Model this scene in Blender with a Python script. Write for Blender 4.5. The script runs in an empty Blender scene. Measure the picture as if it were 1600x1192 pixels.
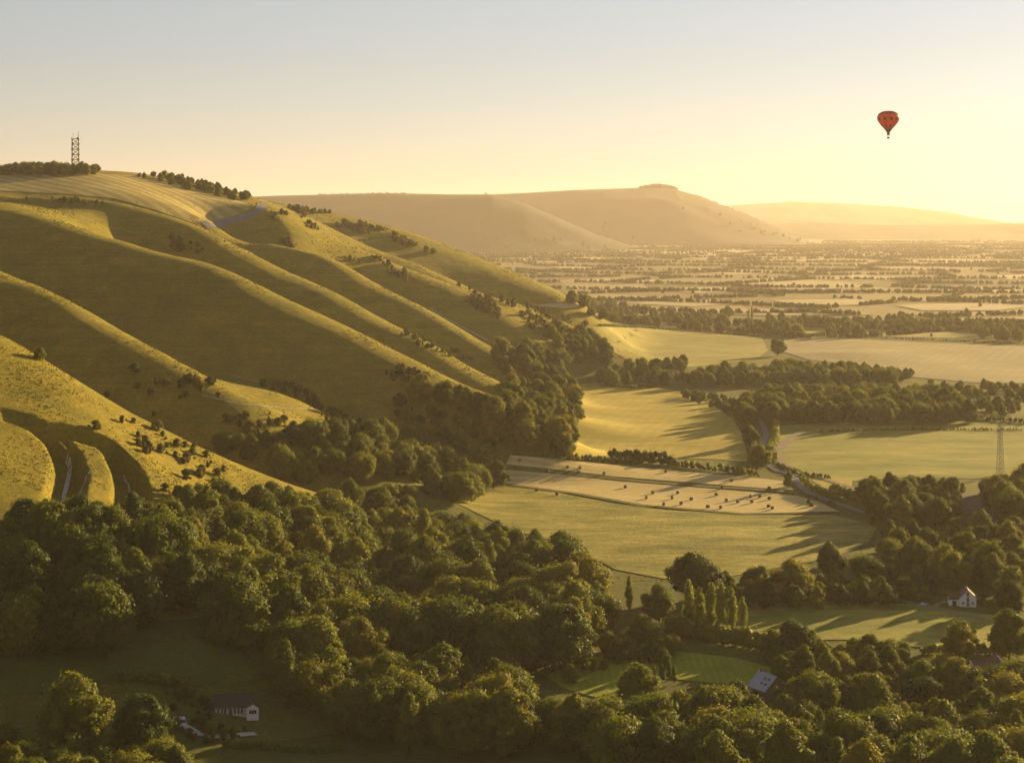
import bpy, bmesh, math, random
import numpy as np
from mathutils import Vector, Matrix
from mathutils.geometry import delaunay_2d_cdt

# ------------------------------------------------------------------ camera, sky, sun, exposure
scene = bpy.context.scene
R = math.radians
CAM_Z = 150.0            # metres above the plain
FPX = 2986.0             # focal length in pixels of a 1600 px wide picture (30 degrees)
HOR = 350.0              # row of the level horizon in that picture
cam_data = bpy.data.cameras.new('camera')
cam_data.sensor_width = 36.0
cam_data.lens = 36.0 * FPX / 1600.0
cam_data.shift_y = -(596.0 - HOR) / 1600.0
cam_data.clip_start = 1.0
cam_data.clip_end = 120000.0
cam = bpy.data.objects.new('camera', cam_data)
cam.location = (0, 0, CAM_Z)
cam.rotation_euler = (R(90), 0, 0)
scene.collection.objects.link(cam)
scene.camera = cam

SUN_AZ, SUN_EL = 39.0, 8.8       # degrees to the right of the view, degrees above the horizon
world = bpy.data.worlds.new('World')
scene.world = world
world.use_nodes = True
wn = world.node_tree
for n in list(wn.nodes): wn.nodes.remove(n)
sky = wn.nodes.new('ShaderNodeTexSky')
sky.sky_type = 'NISHITA'
sky.sun_disc = False
sky.sun_elevation = R(SUN_EL)
sky.sun_rotation = R(SUN_AZ)
sky.altitude = 100.0
sky.air_density = 1.0
sky.dust_density = 0.2
sky.ozone_density = 3.0
bg = wn.nodes.new('ShaderNodeBackground')
bg.inputs['Strength'].default_value = 0.05
wo = wn.nodes.new('ShaderNodeOutputWorld')
hs = wn.nodes.new('ShaderNodeHueSaturation')      # mutes the sky's own colour, the same over the whole sky
hs.inputs['Saturation'].default_value = 0.62
wn.links.new(sky.outputs[0], hs.inputs['Color'])
tint = wn.nodes.new('ShaderNodeMix'); tint.data_type = 'RGBA'; tint.blend_type = 'MULTIPLY'
tint.inputs[0].default_value = 1.0
tint.inputs[7].default_value = (0.95, 0.86, 0.86, 1.0)      # dims the sky alone below its set strength and shifts it to peach
wn.links.new(hs.outputs[0], tint.inputs[6])
wn.links.new(tint.outputs[2], bg.inputs[0])
wn.links.new(bg.outputs[0], wo.inputs[0])

sun_data = bpy.data.lights.new('sun', 'SUN')
sun_data.energy = 5.0
sun_data.angle = R(0.5)
sun_data.color = (1.0, 0.715, 0.31)
sun = bpy.data.objects.new('sun', sun_data)
S = Vector((math.sin(R(SUN_AZ)) * math.cos(R(SUN_EL)), math.cos(R(SUN_AZ)) * math.cos(R(SUN_EL)), math.sin(R(SUN_EL))))
sun.rotation_euler = S.to_track_quat('Z', 'Y').to_euler()
sun.location = (500, 600, 400)
scene.collection.objects.link(sun)

vs = scene.view_settings
vs.view_transform = 'Standard'
vs.look = 'None'
vs.gamma = 1.0
vs.use_curve_mapping = False
vs.exposure = 1.57
cy = scene.cycles
cy.use_denoising = True
cy.max_bounces = 6
cy.diffuse_bounces = 2
cy.glossy_bounces = 1
cy.transmission_bounces = 3
cy.transparent_max_bounces = 6
cy.volume_bounces = 0
cy.use_adaptive_sampling = False
cy.sample_clamp_indirect = 6.0
HAZE_DENSITY = 0.000036

# ------------------------------------------------------------------ helpers
rng = np.random.RandomState(11)
COL = scene.collection

def put(o, label=None, cat=None, group=None, kind=None, parent=None):
    if o.name not in COL.objects: COL.objects.link(o)
    if label: o['label'] = label
    if cat: o['category'] = cat
    if group: o['group'] = group
    if kind: o['kind'] = kind
    if parent is not None: o.parent = parent
    return o

def empty(name, loc=(0, 0, 0), rz=0.0, **kw):
    o = bpy.data.objects.new(name, None)
    o.empty_display_size = 0.5
    o.location = loc
    o.rotation_euler = (0, 0, rz)
    return put(o, **kw)

def np_mesh(name, verts, faces, mat=None, smooth=False):
    """verts (N,3) array, faces (M,k) array of one polygon size"""
    verts = np.asarray(verts, dtype=np.float32); faces = np.asarray(faces, dtype=np.int32)
    me = bpy.data.meshes.new(name)
    k = faces.shape[1]
    me.vertices.add(len(verts)); me.vertices.foreach_set('co', verts.ravel())
    me.loops.add(faces.size); me.loops.foreach_set('vertex_index', faces.ravel())
    me.polygons.add(len(faces))
    me.polygons.foreach_set('loop_start', np.arange(0, faces.size, k, dtype=np.int32))
    me.polygons.foreach_set('loop_total', np.full(len(faces), k, dtype=np.int32))
    if smooth: me.polygons.foreach_set('use_smooth', np.ones(len(faces), dtype=bool))
    me.update(calc_edges=True)
    if mat: me.materials.append(mat)
    return me

def bm_mesh(name, bm, mat=None, smooth=False):
    me = bpy.data.meshes.new(name)
    bmesh.ops.recalc_face_normals(bm, faces=bm.faces[:])
    bm.to_mesh(me); bm.free()
    if smooth:
        for p in me.polygons: p.use_smooth = True
    if mat: me.materials.append(mat)
    return me

def add_box(bm, cx, cy_, cz, sx, sy, sz, rz=0.0):
    m = Matrix.Translation((cx, cy_, cz)) @ Matrix.Rotation(rz, 4, 'Z') @ Matrix.Diagonal((sx, sy, sz, 1))
    bmesh.ops.create_cube(bm, size=1.0, matrix=m)

def add_bar(bm, a, b, w):
    a = Vector(a); b = Vector(b); d = b - a
    q = d.to_track_quat('Z', 'Y').to_matrix().to_4x4()
    m = Matrix.Translation((a + b) / 2) @ q @ Matrix.Diagonal((w, w, d.length, 1))
    bmesh.ops.create_cube(bm, size=1.0, matrix=m)

def add_poly(bm, pts):
    return bm.faces.new([bm.verts.new(p) for p in pts])

# noise ------------------------------------------------------------
_tab = np.random.RandomState(5).rand(256, 256)
def vnoise(x, y):
    xi = np.floor(x).astype(int); yi = np.floor(y).astype(int)
    fx = x - xi; fy = y - yi
    fx = fx * fx * (3 - 2 * fx); fy = fy * fy * (3 - 2 * fy)
    a = _tab[xi & 255, yi & 255]; b = _tab[(xi + 1) & 255, yi & 255]
    c = _tab[xi & 255, (yi + 1) & 255]; d = _tab[(xi + 1) & 255, (yi + 1) & 255]
    return (a * (1 - fx) + b * fx) * (1 - fy) + (c * (1 - fx) + d * fx) * fy - 0.5
def fbm(x, y, o=4):
    s = 0.0; a = 1.0
    for i in range(o):
        s = s + a * vnoise(x * 2 ** i + 17.3 * i, y * 2 ** i + 9.1 * i); a *= 0.5
    return s
def sstep(a, b, x):
    t = np.clip((x - a) / (b - a), 0, 1); return t * t * (3 - 2 * t)

# ------------------------------------------------------------------ relief of the place
# survey points of the downs: (picture column, picture row, distance) along crests and faces, or (X, Y, Z) in metres
def wpt(px, py, D): return ((px - 800.0) / FPX * D, D, CAM_Z - (py - HOR) / FPX * D)
def crest(pts, d0, d1):
    """a spur: crest positions with the distance running from d0 at its first point to d1 at its last"""
    x0, x1 = pts[0][0], pts[-1][0]
    return [(x, y, d0 + (d1 - d0) * (x - x0) / (x1 - x0)) for x, y in pts]
P_CREST = [
 # first spur, sunlit
 (0,525,850),(50,551,847),(100,580,845),(150,610,845),(200,640,845),(250,665,847),(300,690,850),(350,713,856),(400,735,865),(450,755,875),(500,772,885),
 (0,590,795),(0,650,758),(60,655,765),(0,715,712),(0,780,672),(80,720,730),(150,660,785),(200,780,722),(300,800,735),(400,800,795),(250,720,785),(330,760,800),
 (0,870,628),(120,870,638),(240,900,642),(0,980,588),(200,980,596),(350,980,610),(0,1060,560),(200,1060,563),(370,1105,560),(0,1150,528),(300,1192,512),(600,1192,528),
 (480,665,1035),(560,710,1020),(640,750,1010),
 (430,612,1125),(470,626,1120),(520,652,1110),(570,672,1105),(620,690,1100),(700,740,1090),
 # hilltop field
 (0,268,2050),(70,267,2050),(130,267,2050),(210,271,2035),(290,290,2010),(350,305,1985),(395,320,1955),(100,296,1800),(0,296,1800),(250,315,1800),(330,347,1790),(410,335,1850),(180,282,1910),(300,312,1880),(430,345,1840),
 (940,497,2300),(1000,520,2450),(1150,526,2500),
]
SPURS = []
SPURS.append(([(0,422),(50,442),(100,465),(150,492),(200,520),(250,548),(300,575),(340,597),(370,612),(410,633)], 1140, 1010))
P_CREST += crest(*SPURS[-1])
SPURS.append(([(0,322),(40,330),(90,345),(150,365),(200,380),(250,395),(330,415),(380,436),(430,460),(485,485),(540,510),(590,535),(640,560),(680,580),(720,600),(790,628),(840,672)], 1400, 1180))
P_CREST += crest(*SPURS[-1])
SPURS.append(([(0,305),(60,308),(110,309),(150,312),(190,319),(230,330),(265,340),(300,352),(335,367),(370,385),(405,402),(440,420),(480,437),(520,455),(560,477),(600,500),(640,520),(680,540),(740,575),(820,622)], 1640, 1370))
P_CREST += crest(*SPURS[-1])
SPURS.append(([(380,378),(420,380),(450,385),(485,393),(520,405),(560,427),(600,450),(640,470),(680,490),(720,513),(755,535),(840,582)], 1790, 1590))
P_CREST += crest(*SPURS[-1])
P_CREST += crest([(430,322),(480,345),(540,385),(600,405),(660,430),(720,460),(780,492),(840,532)], 2020, 1800)
P_CREST += crest([(480,340),(520,358),(560,378),(640,410),(700,436),(800,472),(880,505)], 2160, 1990)
P_CREST += crest([(440,318),(500,332),(560,347),(600,360),(640,375),(700,400),(780,430),(830,449),(870,465)], 2400, 2240)
def floor(px, D, z): return ((px - 800.0) / FPX * D, D, z)
W_PTS = [floor(*p) for p in [
 (0,1020,66),(100,1000,52),(200,975,35),(350,950,18),(450,940,9),
 (0,1270,104),(150,1240,84),(330,1195,55),(500,1165,37),(620,1145,22),(720,1120,6),
 (60,1500,162),(110,1480,157),(150,1470,148),(185,1462,134),(225,1450,116),(330,1415,84),(450,1388,62),(600,1340,38),(700,1310,18),
 (400,1665,124),(450,1650,80),(520,1620,64),(600,1590,46),(700,1550,24),
 (540,1830,96),(600,1800,72),(700,1750,42),(560,2030,106),(680,1990,72),(560,2240,122),(680,2200,82),(800,2160,46)]]
W_PTS += [
 # plateau and back slope
 (-360,850,138),(-500,800,165),(-700,800,172),(-430,1020,150),(-600,1100,182),(-490,1300,168),(-700,1500,190),(-560,1700,182),(-800,2000,205),(-600,2300,200),(-400,2400,186),
 (-420,2700,160),(-250,2750,122),(-80,2750,70),(60,2700,26),(-350,3150,65),(-100,3100,22),(-700,3050,120),(-300,3500,8),(-700,3600,20),(0,3400,0),(-1100,3600,20),(-1100,2600,190),(-1200,1500,190),(-1200,700,170),
 # slope under the camera
 (0,0,147),(-150,0,150),(150,0,146),(0,-300,165),(-300,-300,175),(0,100,106),(100,100,104),(-120,120,112),(0,250,55),(150,250,50),(-150,270,62),(-300,200,120),(-300,420,80),(-500,400,150),(-200,420,32),(0,400,18),(200,380,16),(350,100,90),(350,300,25),(-250,620,52),(-330,700,95),(-800,200,175),
 # foot of the scarp and the plain
 (-68,700,3),(-62,760,5),(-62,850,7),(-40,950,2),(-30,1041,1),(20,1110,0),(45,1280,0),(60,1450,2),(60,1600,0),(62,1790,0),(92,2100,2),(155,2290,0),(240,2450,1),(250,2650,2),
 (-40,600,1),(60,540,0),(200,540,0),(60,700,0),(200,700,0),(60,900,0),(220,900,0),(110,1100,0),(260,1100,0),(140,1300,0),(300,1300,0),(160,1550,0),(320,1600,0),(180,1850,0),(330,1900,0),(330,2200,0),(380,2500,0),(330,2800,0),(300,3200,0),(120,3000,2),(100,3700,0),(350,3700,0),(500,600,0),(500,1200,0),(500,1800,0),(500,2400,0),(500,3000,0),
]
# the spurs break over sharply: points just in front of and just behind each crest
for n_spur, (pts, d0, d1) in enumerate(SPURS):
    for q in crest(pts, d0, d1)[:-1]:
        x, y, z = wpt(*q)
        W_PTS += [(x * (y - 30) / y, y - 30, z - 6.5)]
        if not (n_spur == 2 and q[0] < 215): W_PTS += [(x * (y - 72) / y, y - 72, z - 30.0)]
        if not (n_spur == 1 and q[0] < 260): W_PTS += [(x * (y + 26) / y, y + 26, z - 3.5)]
PTS = np.array([wpt(*p) for p in P_CREST] + W_PTS)
def _solve(P, lam=2e-5):
    s = 1000.0; q = P[:, :2] / s; n = len(P)
    d = np.linalg.norm(q[:, None] - q[None], axis=2)
    K = np.where(d > 0, d * d * np.log(d + 1e-12), 0.0) + lam * np.eye(n)
    A = np.zeros((n + 3, n + 3)); A[:n, :n] = K; A[:n, n] = 1; A[:n, n + 1:] = q; A[n:, :n] = A[:n, n:].T
    return q, np.linalg.solve(A, np.concatenate([P[:, 2], np.zeros(3)]))
_q, _w = _solve(PTS)
def tps(x, y):
    x = np.asarray(x, float) / 1000.0; y = np.asarray(y, float) / 1000.0
    out = _w[-3] + _w[-2] * x + _w[-1] * y
    for (a, b), w in zip(_q, _w[:-3]):
        d2 = (x - a) ** 2 + (y - b) ** 2 + 1e-14
        out = out + w * 0.5 * d2 * np.log(d2)
    return out

def seg_dist(x, y, line):
    """distance to a polyline and position along it (0..1)"""
    best = np.full(x.shape, 1e9); pos = np.zeros(x.shape)
    line = np.asarray(line, float); n = len(line) - 1
    for i in range(n):
        ax, ay = line[i][:2]; bx, by = line[i + 1][:2]
        dx, dy = bx - ax, by - ay
        t = np.clip(((x - ax) * dx + (y - ay) * dy) / (dx * dx + dy * dy), 0, 1)
        d = np.hypot(x - ax - t * dx, y - ay - t * dy)
        m = d < best
        best = np.where(m, d, best); pos = np.where(m, (i + t) / n, pos)
    return best, pos

def relief(x, y):
    x = np.asarray(x, float); y = np.asarray(y, float)
    w = (1 - sstep(380, 520, x)) * sstep(-1500, -1100, x) * (1 - sstep(3400, 3900, y))
    t = tps(x, y)
    k = 2.5
    t = np.where(t > 12, t, k * np.log1p(np.exp(np.clip((t) / k, -40, 40))) - 1.2)
    hill = sstep(6, 40, t) * w
    plain = 2.0 * fbm(x / 260.0, y / 260.0, 3) + sstep(2500, 9000, y) * 30.0
    plain = plain + sstep(3000, 6000, y) * 16.0 * fbm(x / 2600.0 + 3.3, y / 1500.0 + 1.7, 3)
    z = t * w + plain * (1 - hill)
    z = z + hill * (0.9 * fbm(x / 45.0, y / 45.0, 4) + 2.0 * fbm(x / 140.0, y / 140.0, 2))
    return z

# grid lines of the ground sheet (closer where the relief is finer)
def lines(lo, hi, step, grow_lo, grow_hi, end_lo, end_hi, fine):
    mid = list(np.arange(lo, hi + 1e-6, step))
    for a, b, s in fine: mid += list(np.arange(a, b, s))
    v = lo; s = step; L = []
    while v > end_lo: s *= grow_lo; v -= s; L.append(v)
    v = hi; s = step; H = []
    while v < end_hi: s *= grow_hi; v += s; H.append(v)
    g = np.array(sorted(L + mid + H)); keep = np.concatenate([[True], np.diff(g) > 0.35])
    return g[keep]
GX = lines(-462, 420, 3.2, 1.09, 1.09, -34000, 34000, [(-222, -128, 1.3)])
GY = lines(470, 2700, 4.6, 1.12, 1.03, -600, 42000, [(672, 800, 1.3)])
MX, MY = np.meshgrid(GX, GY)
HZ = relief(MX, MY)

def ground(x, y):
    """height of the ground sheet (bilinear on its grid)"""
    x = np.asarray(x, float); y = np.asarray(y, float)
    i = np.clip(np.searchsorted(GX, x) - 1, 0, len(GX) - 2); j = np.clip(np.searchsorted(GY, y) - 1, 0, len(GY) - 2)
    fx = np.clip((x - GX[i]) / (GX[i + 1] - GX[i]), 0, 1); fy = np.clip((y - GY[j]) / (GY[j + 1] - GY[j]), 0, 1)
    return (HZ[j, i] * (1 - fx) + HZ[j, i + 1] * fx) * (1 - fy) + (HZ[j + 1, i] * (1 - fx) + HZ[j + 1, i + 1] * fx) * fy
_DS = np.exp(np.linspace(math.log(420), math.log(26000), 2600))
def spot(px, py, lift=0.0, dmin=0.0):
    """the place on the ground whose point `lift` metres up was surveyed at that picture position"""
    xs = (px - 800.0) / FPX * _DS
    g = ground(xs, _DS) + lift - (CAM_Z - (py - HOR) / FPX * _DS)
    k = np.where((g[:-1] < 0) & (g[1:] >= 0) & (_DS[1:] > dmin))[0]
    if len(k) == 0: return None
    k = k[0]; t = -g[k] / (g[k + 1] - g[k]); D = _DS[k] * (1 - t) + _DS[k + 1] * t
    x = (px - 800.0) / FPX * D
    return Vector((x, D, float(ground(x, D))))

# the old chalk pit on the first spur: two curved cuttings with a tongue of turf between them
def path3(pts, lift=0.0):
    return [p for p in (spot(x, y, lift) for x, y in pts) if p is not None]
def dense(pts, n=10):
    out = []
    for a, b in zip(pts[:-1], pts[1:]):
        for i in range(n): out.append((a[0] + (b[0] - a[0]) * i / n, a[1] + (b[1] - a[1]) * i / n))
    return out + [pts[-1]]
_cut1 = path3(dense([(-20,640),(35,656),(70,672),(98,700),(110,728),(103,760),(92,800)], 4))
_cut2 = path3(dense([(60,668),(110,675),(160,690),(188,715),(203,745),(205,790)], 4))
_b = (MX > -240) & (MX < -120) & (MY > 640) & (MY < 830)
_x, _y = MX[_b], MY[_b]
for _line, _hw, _dep in ((_cut1, 7.0, 8.5), (_cut2, 7.6, 10.5)):
    _d, _t = seg_dist(_x, _y, _line)
    HZ[_b] = HZ[_b] - _dep * (1 - sstep(_hw * 0.6, _hw, _d)) * sstep(0.0, 0.3, _t)

# ------------------------------------------------------------------ materials
def mat(name, build):
    m = bpy.data.materials.new(name); m.use_nodes = True
    nt = m.node_tree
    for n in list(nt.nodes): nt.nodes.remove(n)
    out = nt.nodes.new('ShaderNodeOutputMaterial')
    build(nt, out)
    return m
def N(nt, t, **kw):
    n = nt.nodes.new('ShaderNode' + t)
    for k, v in kw.items():
        if k.startswith('i_'):
            n.inputs[k[2:].replace('_', ' ')].default_value = v
        else: setattr(n, k, v)
    return n
def ramp(nt, fac, stops):
    r = N(nt, 'ValToRGB'); e = r.color_ramp.elements
    while len(e) > 1: e.remove(e[-1])
    e[0].position = stops[0][0]; e[0].color = (*stops[0][1], 1)
    for p, c in stops[1:]:
        q = e.new(p); q.color = (*c, 1)
    nt.links.new(fac, r.inputs[0]); return r.outputs[0]
def noise(nt, scale, detail=4, rough=0.55, vec=None, stretch=None, dist=0.0):
    t = N(nt, 'TexNoise', i_Scale=scale, i_Detail=detail, i_Roughness=rough, i_Distortion=dist)
    if vec is None:
        g = N(nt, 'NewGeometry'); vec = g.outputs['Position']
    if stretch:
        mp = N(nt, 'Mapping'); mp.inputs['Scale'].default_value = stretch[:3]
        if len(stretch) > 3: mp.inputs['Rotation'].default_value = (0, 0, R(stretch[3]))
        nt.links.new(vec, mp.inputs[0]); vec = mp.outputs[0]
    nt.links.new(vec, t.inputs['Vector']); return t.outputs['Fac']
def mix(nt, fac, a, b, blend='MIX'):
    m = N(nt, 'Mix', data_type='RGBA', blend_type=blend)
    for s, v in ((m.inputs[0], fac), (m.inputs[6], a), (m.inputs[7], b)):
        if hasattr(v, 'node'): nt.links.new(v, s)
        elif isinstance(v, (int, float)): s.default_value = v
        else: s.default_value = (*v, 1)
    return m.outputs[2]
def bsdf(nt, out, col, rough=0.9, bump=None, bstr=0.3, bdist=1.0, spec=0.15, metal=0.0, sheen=0.0):
    b = N(nt, 'BsdfPrincipled')
    if hasattr(col, 'node'): nt.links.new(col, b.inputs['Base Color'])
    else: b.inputs['Base Color'].default_value = (*col, 1)
    b.inputs['Roughness'].default_value = rough
    b.inputs['Specular IOR Level'].default_value = spec
    b.inputs['Metallic'].default_value = metal
    if bump is not None:
        bp = N(nt, 'Bump', i_Strength=bstr, i_Distance=bdist)
        nt.links.new(bump, bp.inputs['Height']); nt.links.new(bp.outputs[0], b.inputs['Normal'])
    nt.links.new(b.outputs[0], out.inputs[0]); return b

def m_ground(nt, out):
    at = N(nt, 'Attribute', attribute_name='cover')            # R: down grass, G: tussocky, B: far farmland
    sp = N(nt, 'SeparateColor'); nt.links.new(at.outputs['Color'], sp.inputs[0])
    big = noise(nt, 0.012, 5, 0.6); mid = noise(nt, 0.09, 5, 0.65); fine = noise(nt, 0.6, 5, 0.7)
    down = ramp(nt, mid, [(0.3, (0.16, 0.15, 0.014)), (0.5, (0.27, 0.215, 0.02)), (0.7, (0.37, 0.28, 0.042))])
    down = mix(nt, big, down, (0.28, 0.225, 0.02))
    low = ramp(nt, big, [(0.3, (0.07, 0.095, 0.012)), (0.5, (0.12, 0.135, 0.018)), (0.7, (0.19, 0.175, 0.032))])
    low = mix(nt, ramp(nt, mid, [(0.35, (0, 0, 0)), (0.7, (0.6, 0.6, 0.6))]), low, (0.19, 0.16, 0.03))
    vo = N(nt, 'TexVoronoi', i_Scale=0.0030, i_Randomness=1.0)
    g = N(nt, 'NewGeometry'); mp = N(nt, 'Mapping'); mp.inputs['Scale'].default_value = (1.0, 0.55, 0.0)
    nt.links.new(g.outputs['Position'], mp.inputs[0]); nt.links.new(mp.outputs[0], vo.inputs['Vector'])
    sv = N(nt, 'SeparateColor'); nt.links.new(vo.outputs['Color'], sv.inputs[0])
    far = ramp(nt, sv.outputs[0], [(0.0, (0.17, 0.15, 0.045)), (0.35, (0.27, 0.22, 0.08)), (0.7, (0.40, 0.31, 0.13)), (1.0, (0.52, 0.42, 0.22))])  # far fields made paler: some of the distance haze is put into their colour
    patch = noise(nt, 0.03, 6, 0.7, stretch=(1, 1, 0.4), dist=1.2)
    down = mix(nt, ramp(nt, patch, [(0.45, (0, 0, 0)), (0.70, (0.6, 0.6, 0.6))]), down, (0.12, 0.13, 0.016))
    terr = noise(nt, 1.0, 3, 0.6, stretch=(0.012, 0.012, 0.75))
    down = mix(nt, 1.0, down, ramp(nt, terr, [(0.35, (0.88, 0.89, 0.90)), (0.65, (1.10, 1.09, 1.05))]), 'MULTIPLY')
    c = mix(nt, sp.outputs[0], low, down)
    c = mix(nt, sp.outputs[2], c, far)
    tus = noise(nt, 0.16, 8, 0.78, stretch=(1, 1, 1))
    c = mix(nt, 1.0, c, ramp(nt, fine, [(0.25, (0.62, 0.66, 0.7)), (0.75, (1.3, 1.25, 1.15))]), 'MULTIPLY')
    b = bsdf(nt, out, c, 0.95, tus, 0.9, 2.2, 0.1)
M_GROUND = mat('down_grass', m_ground)

# ------------------------------------------------------------------ the ground sheet
nx, ny = len(GX), len(GY)
idx = np.arange(nx * ny).reshape(ny, nx)
quads = np.stack([idx[:-1, :-1], idx[:-1, 1:], idx[1:, 1:], idx[1:, :-1]], -1).reshape(-1, 4)
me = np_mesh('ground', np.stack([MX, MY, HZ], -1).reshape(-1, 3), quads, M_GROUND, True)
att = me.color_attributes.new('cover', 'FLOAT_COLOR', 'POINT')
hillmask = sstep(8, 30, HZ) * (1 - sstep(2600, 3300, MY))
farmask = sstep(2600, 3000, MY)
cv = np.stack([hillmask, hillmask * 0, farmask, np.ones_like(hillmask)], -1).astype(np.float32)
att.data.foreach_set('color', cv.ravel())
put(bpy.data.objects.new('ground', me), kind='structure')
print('ground', nx, ny, nx * ny)

# ------------------------------------------------------------------ far hills
def m_farhill(nt, out):
    c = ramp(nt, noise(nt, 0.004, 5, 0.6), [(0.35, (0.018, 0.024, 0.008)), (0.55, (0.035, 0.038, 0.012)), (0.75, (0.07, 0.062, 0.022))])
    bsdf(nt, out, c, 0.95, spec=0.1)
M_FARHILL = mat('wooded_hill', m_farhill)
FAR_SURF = []
def far_hill(name, crest, D, foot, label_amp, seed, back=2500.0):
    """a whole hill: crest line surveyed at distance D, front foot at distance `foot`, and a back slope"""
    px = np.linspace(crest[0][0], crest[-1][0], 260)
    py = np.interp(px, [c[0] for c in crest], [c[1] for c in crest])
    X = (px - 800) / FPX * D
    Z = CAM_Z - (py - HOR) / FPX * D
    base = 20.0
    rows = 48; V = []
    for j in range(rows + 1):
        t = j / rows
        y = foot + (D - foot) * min(t / 0.62, 1.0) + back * max(0, (t - 0.62) / 0.38)
        s = sstep(0, 1, min(t / 0.62, 1.0)) ** 0.9 if t < 0.62 else 1 - sstep(0, 1, (t - 0.62) / 0.38)
        nse = fbm(X / 700.0 + seed, np.full_like(X, y / 700.0), 4) * label_amp * (1 - abs(2 * s - 1) ** 2)
        wav = 0.16 * (D - foot) * np.sin(X / 900.0 + seed) * (1 - s) * (t < 0.62)
        V.append(np.stack([X, y + wav, base - 25 + (Z - base + 25) * s + nse], -1))
    V = np.array(V); m, n = V.shape[:2]; FAR_SURF.append(V)
    ii = np.arange(m * n).reshape(m, n)
    q = np.stack([ii[:-1, :-1], ii[:-1, 1:], ii[1:, 1:], ii[1:, :-1]], -1).reshape(-1, 4)
    return put(bpy.data.objects.new(name, np_mesh(name, V.reshape(-1, 3), q, M_FARHILL, True)), kind='structure')
far_hill('hill', [(100,330),(300,312),(430,306),(520,304),(600,302),(700,304),(770,304),(820,318),(870,340),(930,366),(985,384),(1060,396)], 9300, 7800, 50, 1.3)
far_hill('hill', [(600,330),(700,312),(770,304),(850,300),(900,297),(960,295),(1000,294),(1050,295),(1090,306),(1130,322),(1170,338),(1205,352),(1235,368),(1265,388)], 11800, 10200, 60, 4.1)
far_hill('hill', [(950,345),(1050,330),(1140,321),(1200,317),(1240,315),(1320,318),(1400,323),(1470,331),(1540,345),(1600,353),(1680,360)], 24000, 20000, 80, 7.7, 5000)
far_hill('hill', [(1000,362),(1150,354),(1235,348),(1270,347),(1330,351),(1400,352),(1500,351),(1600,349),(1750,347),(1900,352)], 16000, 14000, 30, 2.2, 3000)

# ------------------------------------------------------------------ haze over the whole country
def haze():
    def b(nt, out):
        v = N(nt, 'VolumePrincipled')
        v.inputs['Color'].default_value = (0.86, 0.75, 0.66, 1)
        v.inputs['Density'].default_value = HAZE_DENSITY
        v.inputs['Anisotropy'].default_value = 0.3
        v.inputs['Density Attribute'].default_value = ''
        nt.links.new(v.outputs[0], out.inputs['Volume'])
    m = mat('haze_air', b)
    bm = bmesh.new()
    lo, hi = min(float(HZ.min()), -8.0) - 3.0, 475.0
    add_box(bm, 0, 21000, (lo + hi) / 2, 72000, 46000, hi - lo)
    o = bpy.data.objects.new('haze', bm_mesh('haze', bm, m))
    put(o, kind='stuff')
haze()

# ------------------------------------------------------------------ vegetation
def m_leaf(hue):
    def b(nt, out):
        oi = N(nt, 'ObjectInfo')
        col = ramp(nt, oi.outputs['Random'], hue)
        tc = N(nt, 'TexCoord')
        n1 = noise(nt, 0.35, 3, 0.6, tc.outputs['Object'])
        col = mix(nt, ramp(nt, n1, [(0.35, (0, 0, 0)), (0.65, (1, 1, 1))]), col, mix(nt, 1.0, col, (1.5, 1.35, 1.1), 'MULTIPLY'))
        d = N(nt, 'BsdfPrincipled'); nt.links.new(col, d.inputs['Base Color'])
        d.inputs['Roughness'].default_value = 0.7; d.inputs['Specular IOR Level'].default_value = 0.2
        t = N(nt, 'BsdfTranslucent')
        nt.links.new(mix(nt, 1.0, col, (1.5, 1.45, 0.5), 'MULTIPLY'), t.inputs[0])
        m = N(nt, 'MixShader'); m.inputs[0].default_value = 0.38
        nt.links.new(d.outputs[0], m.inputs[1]); nt.links.new(t.outputs[0], m.inputs[2])
        nt.links.new(m.outputs[0], out.inputs[0])
    return mat('leaves', b)
M_LEAF = m_leaf([(0.0, (0.034, 0.054, 0.006)), (0.3, (0.066, 0.092, 0.008)), (0.65, (0.104, 0.128, 0.010)), (0.9, (0.138, 0.150, 0.013)), (1.0, (0.16, 0.158, 0.02))])
M_POPLAR = m_leaf([(0.0, (0.15, 0.19, 0.018)), (1.0, (0.19, 0.21, 0.024))])
M_BUSH = m_leaf([(0.0, (0.035, 0.045, 0.007)), (0.5, (0.07, 0.075, 0.011)), (1.0, (0.13, 0.11, 0.02))])
M_COPPER = m_leaf([(0.0, (0.035, 0.018, 0.008)), (1.0, (0.05, 0.028, 0.012))])
def m_bark(nt, out):
    bsdf(nt, out, ramp(nt, noise(nt, 3.0, 4), [(0.3, (0.045, 0.035, 0.025)), (0.7, (0.11, 0.09, 0.06))]), 0.95)
M_BARK = mat('bark', m_bark)

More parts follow.
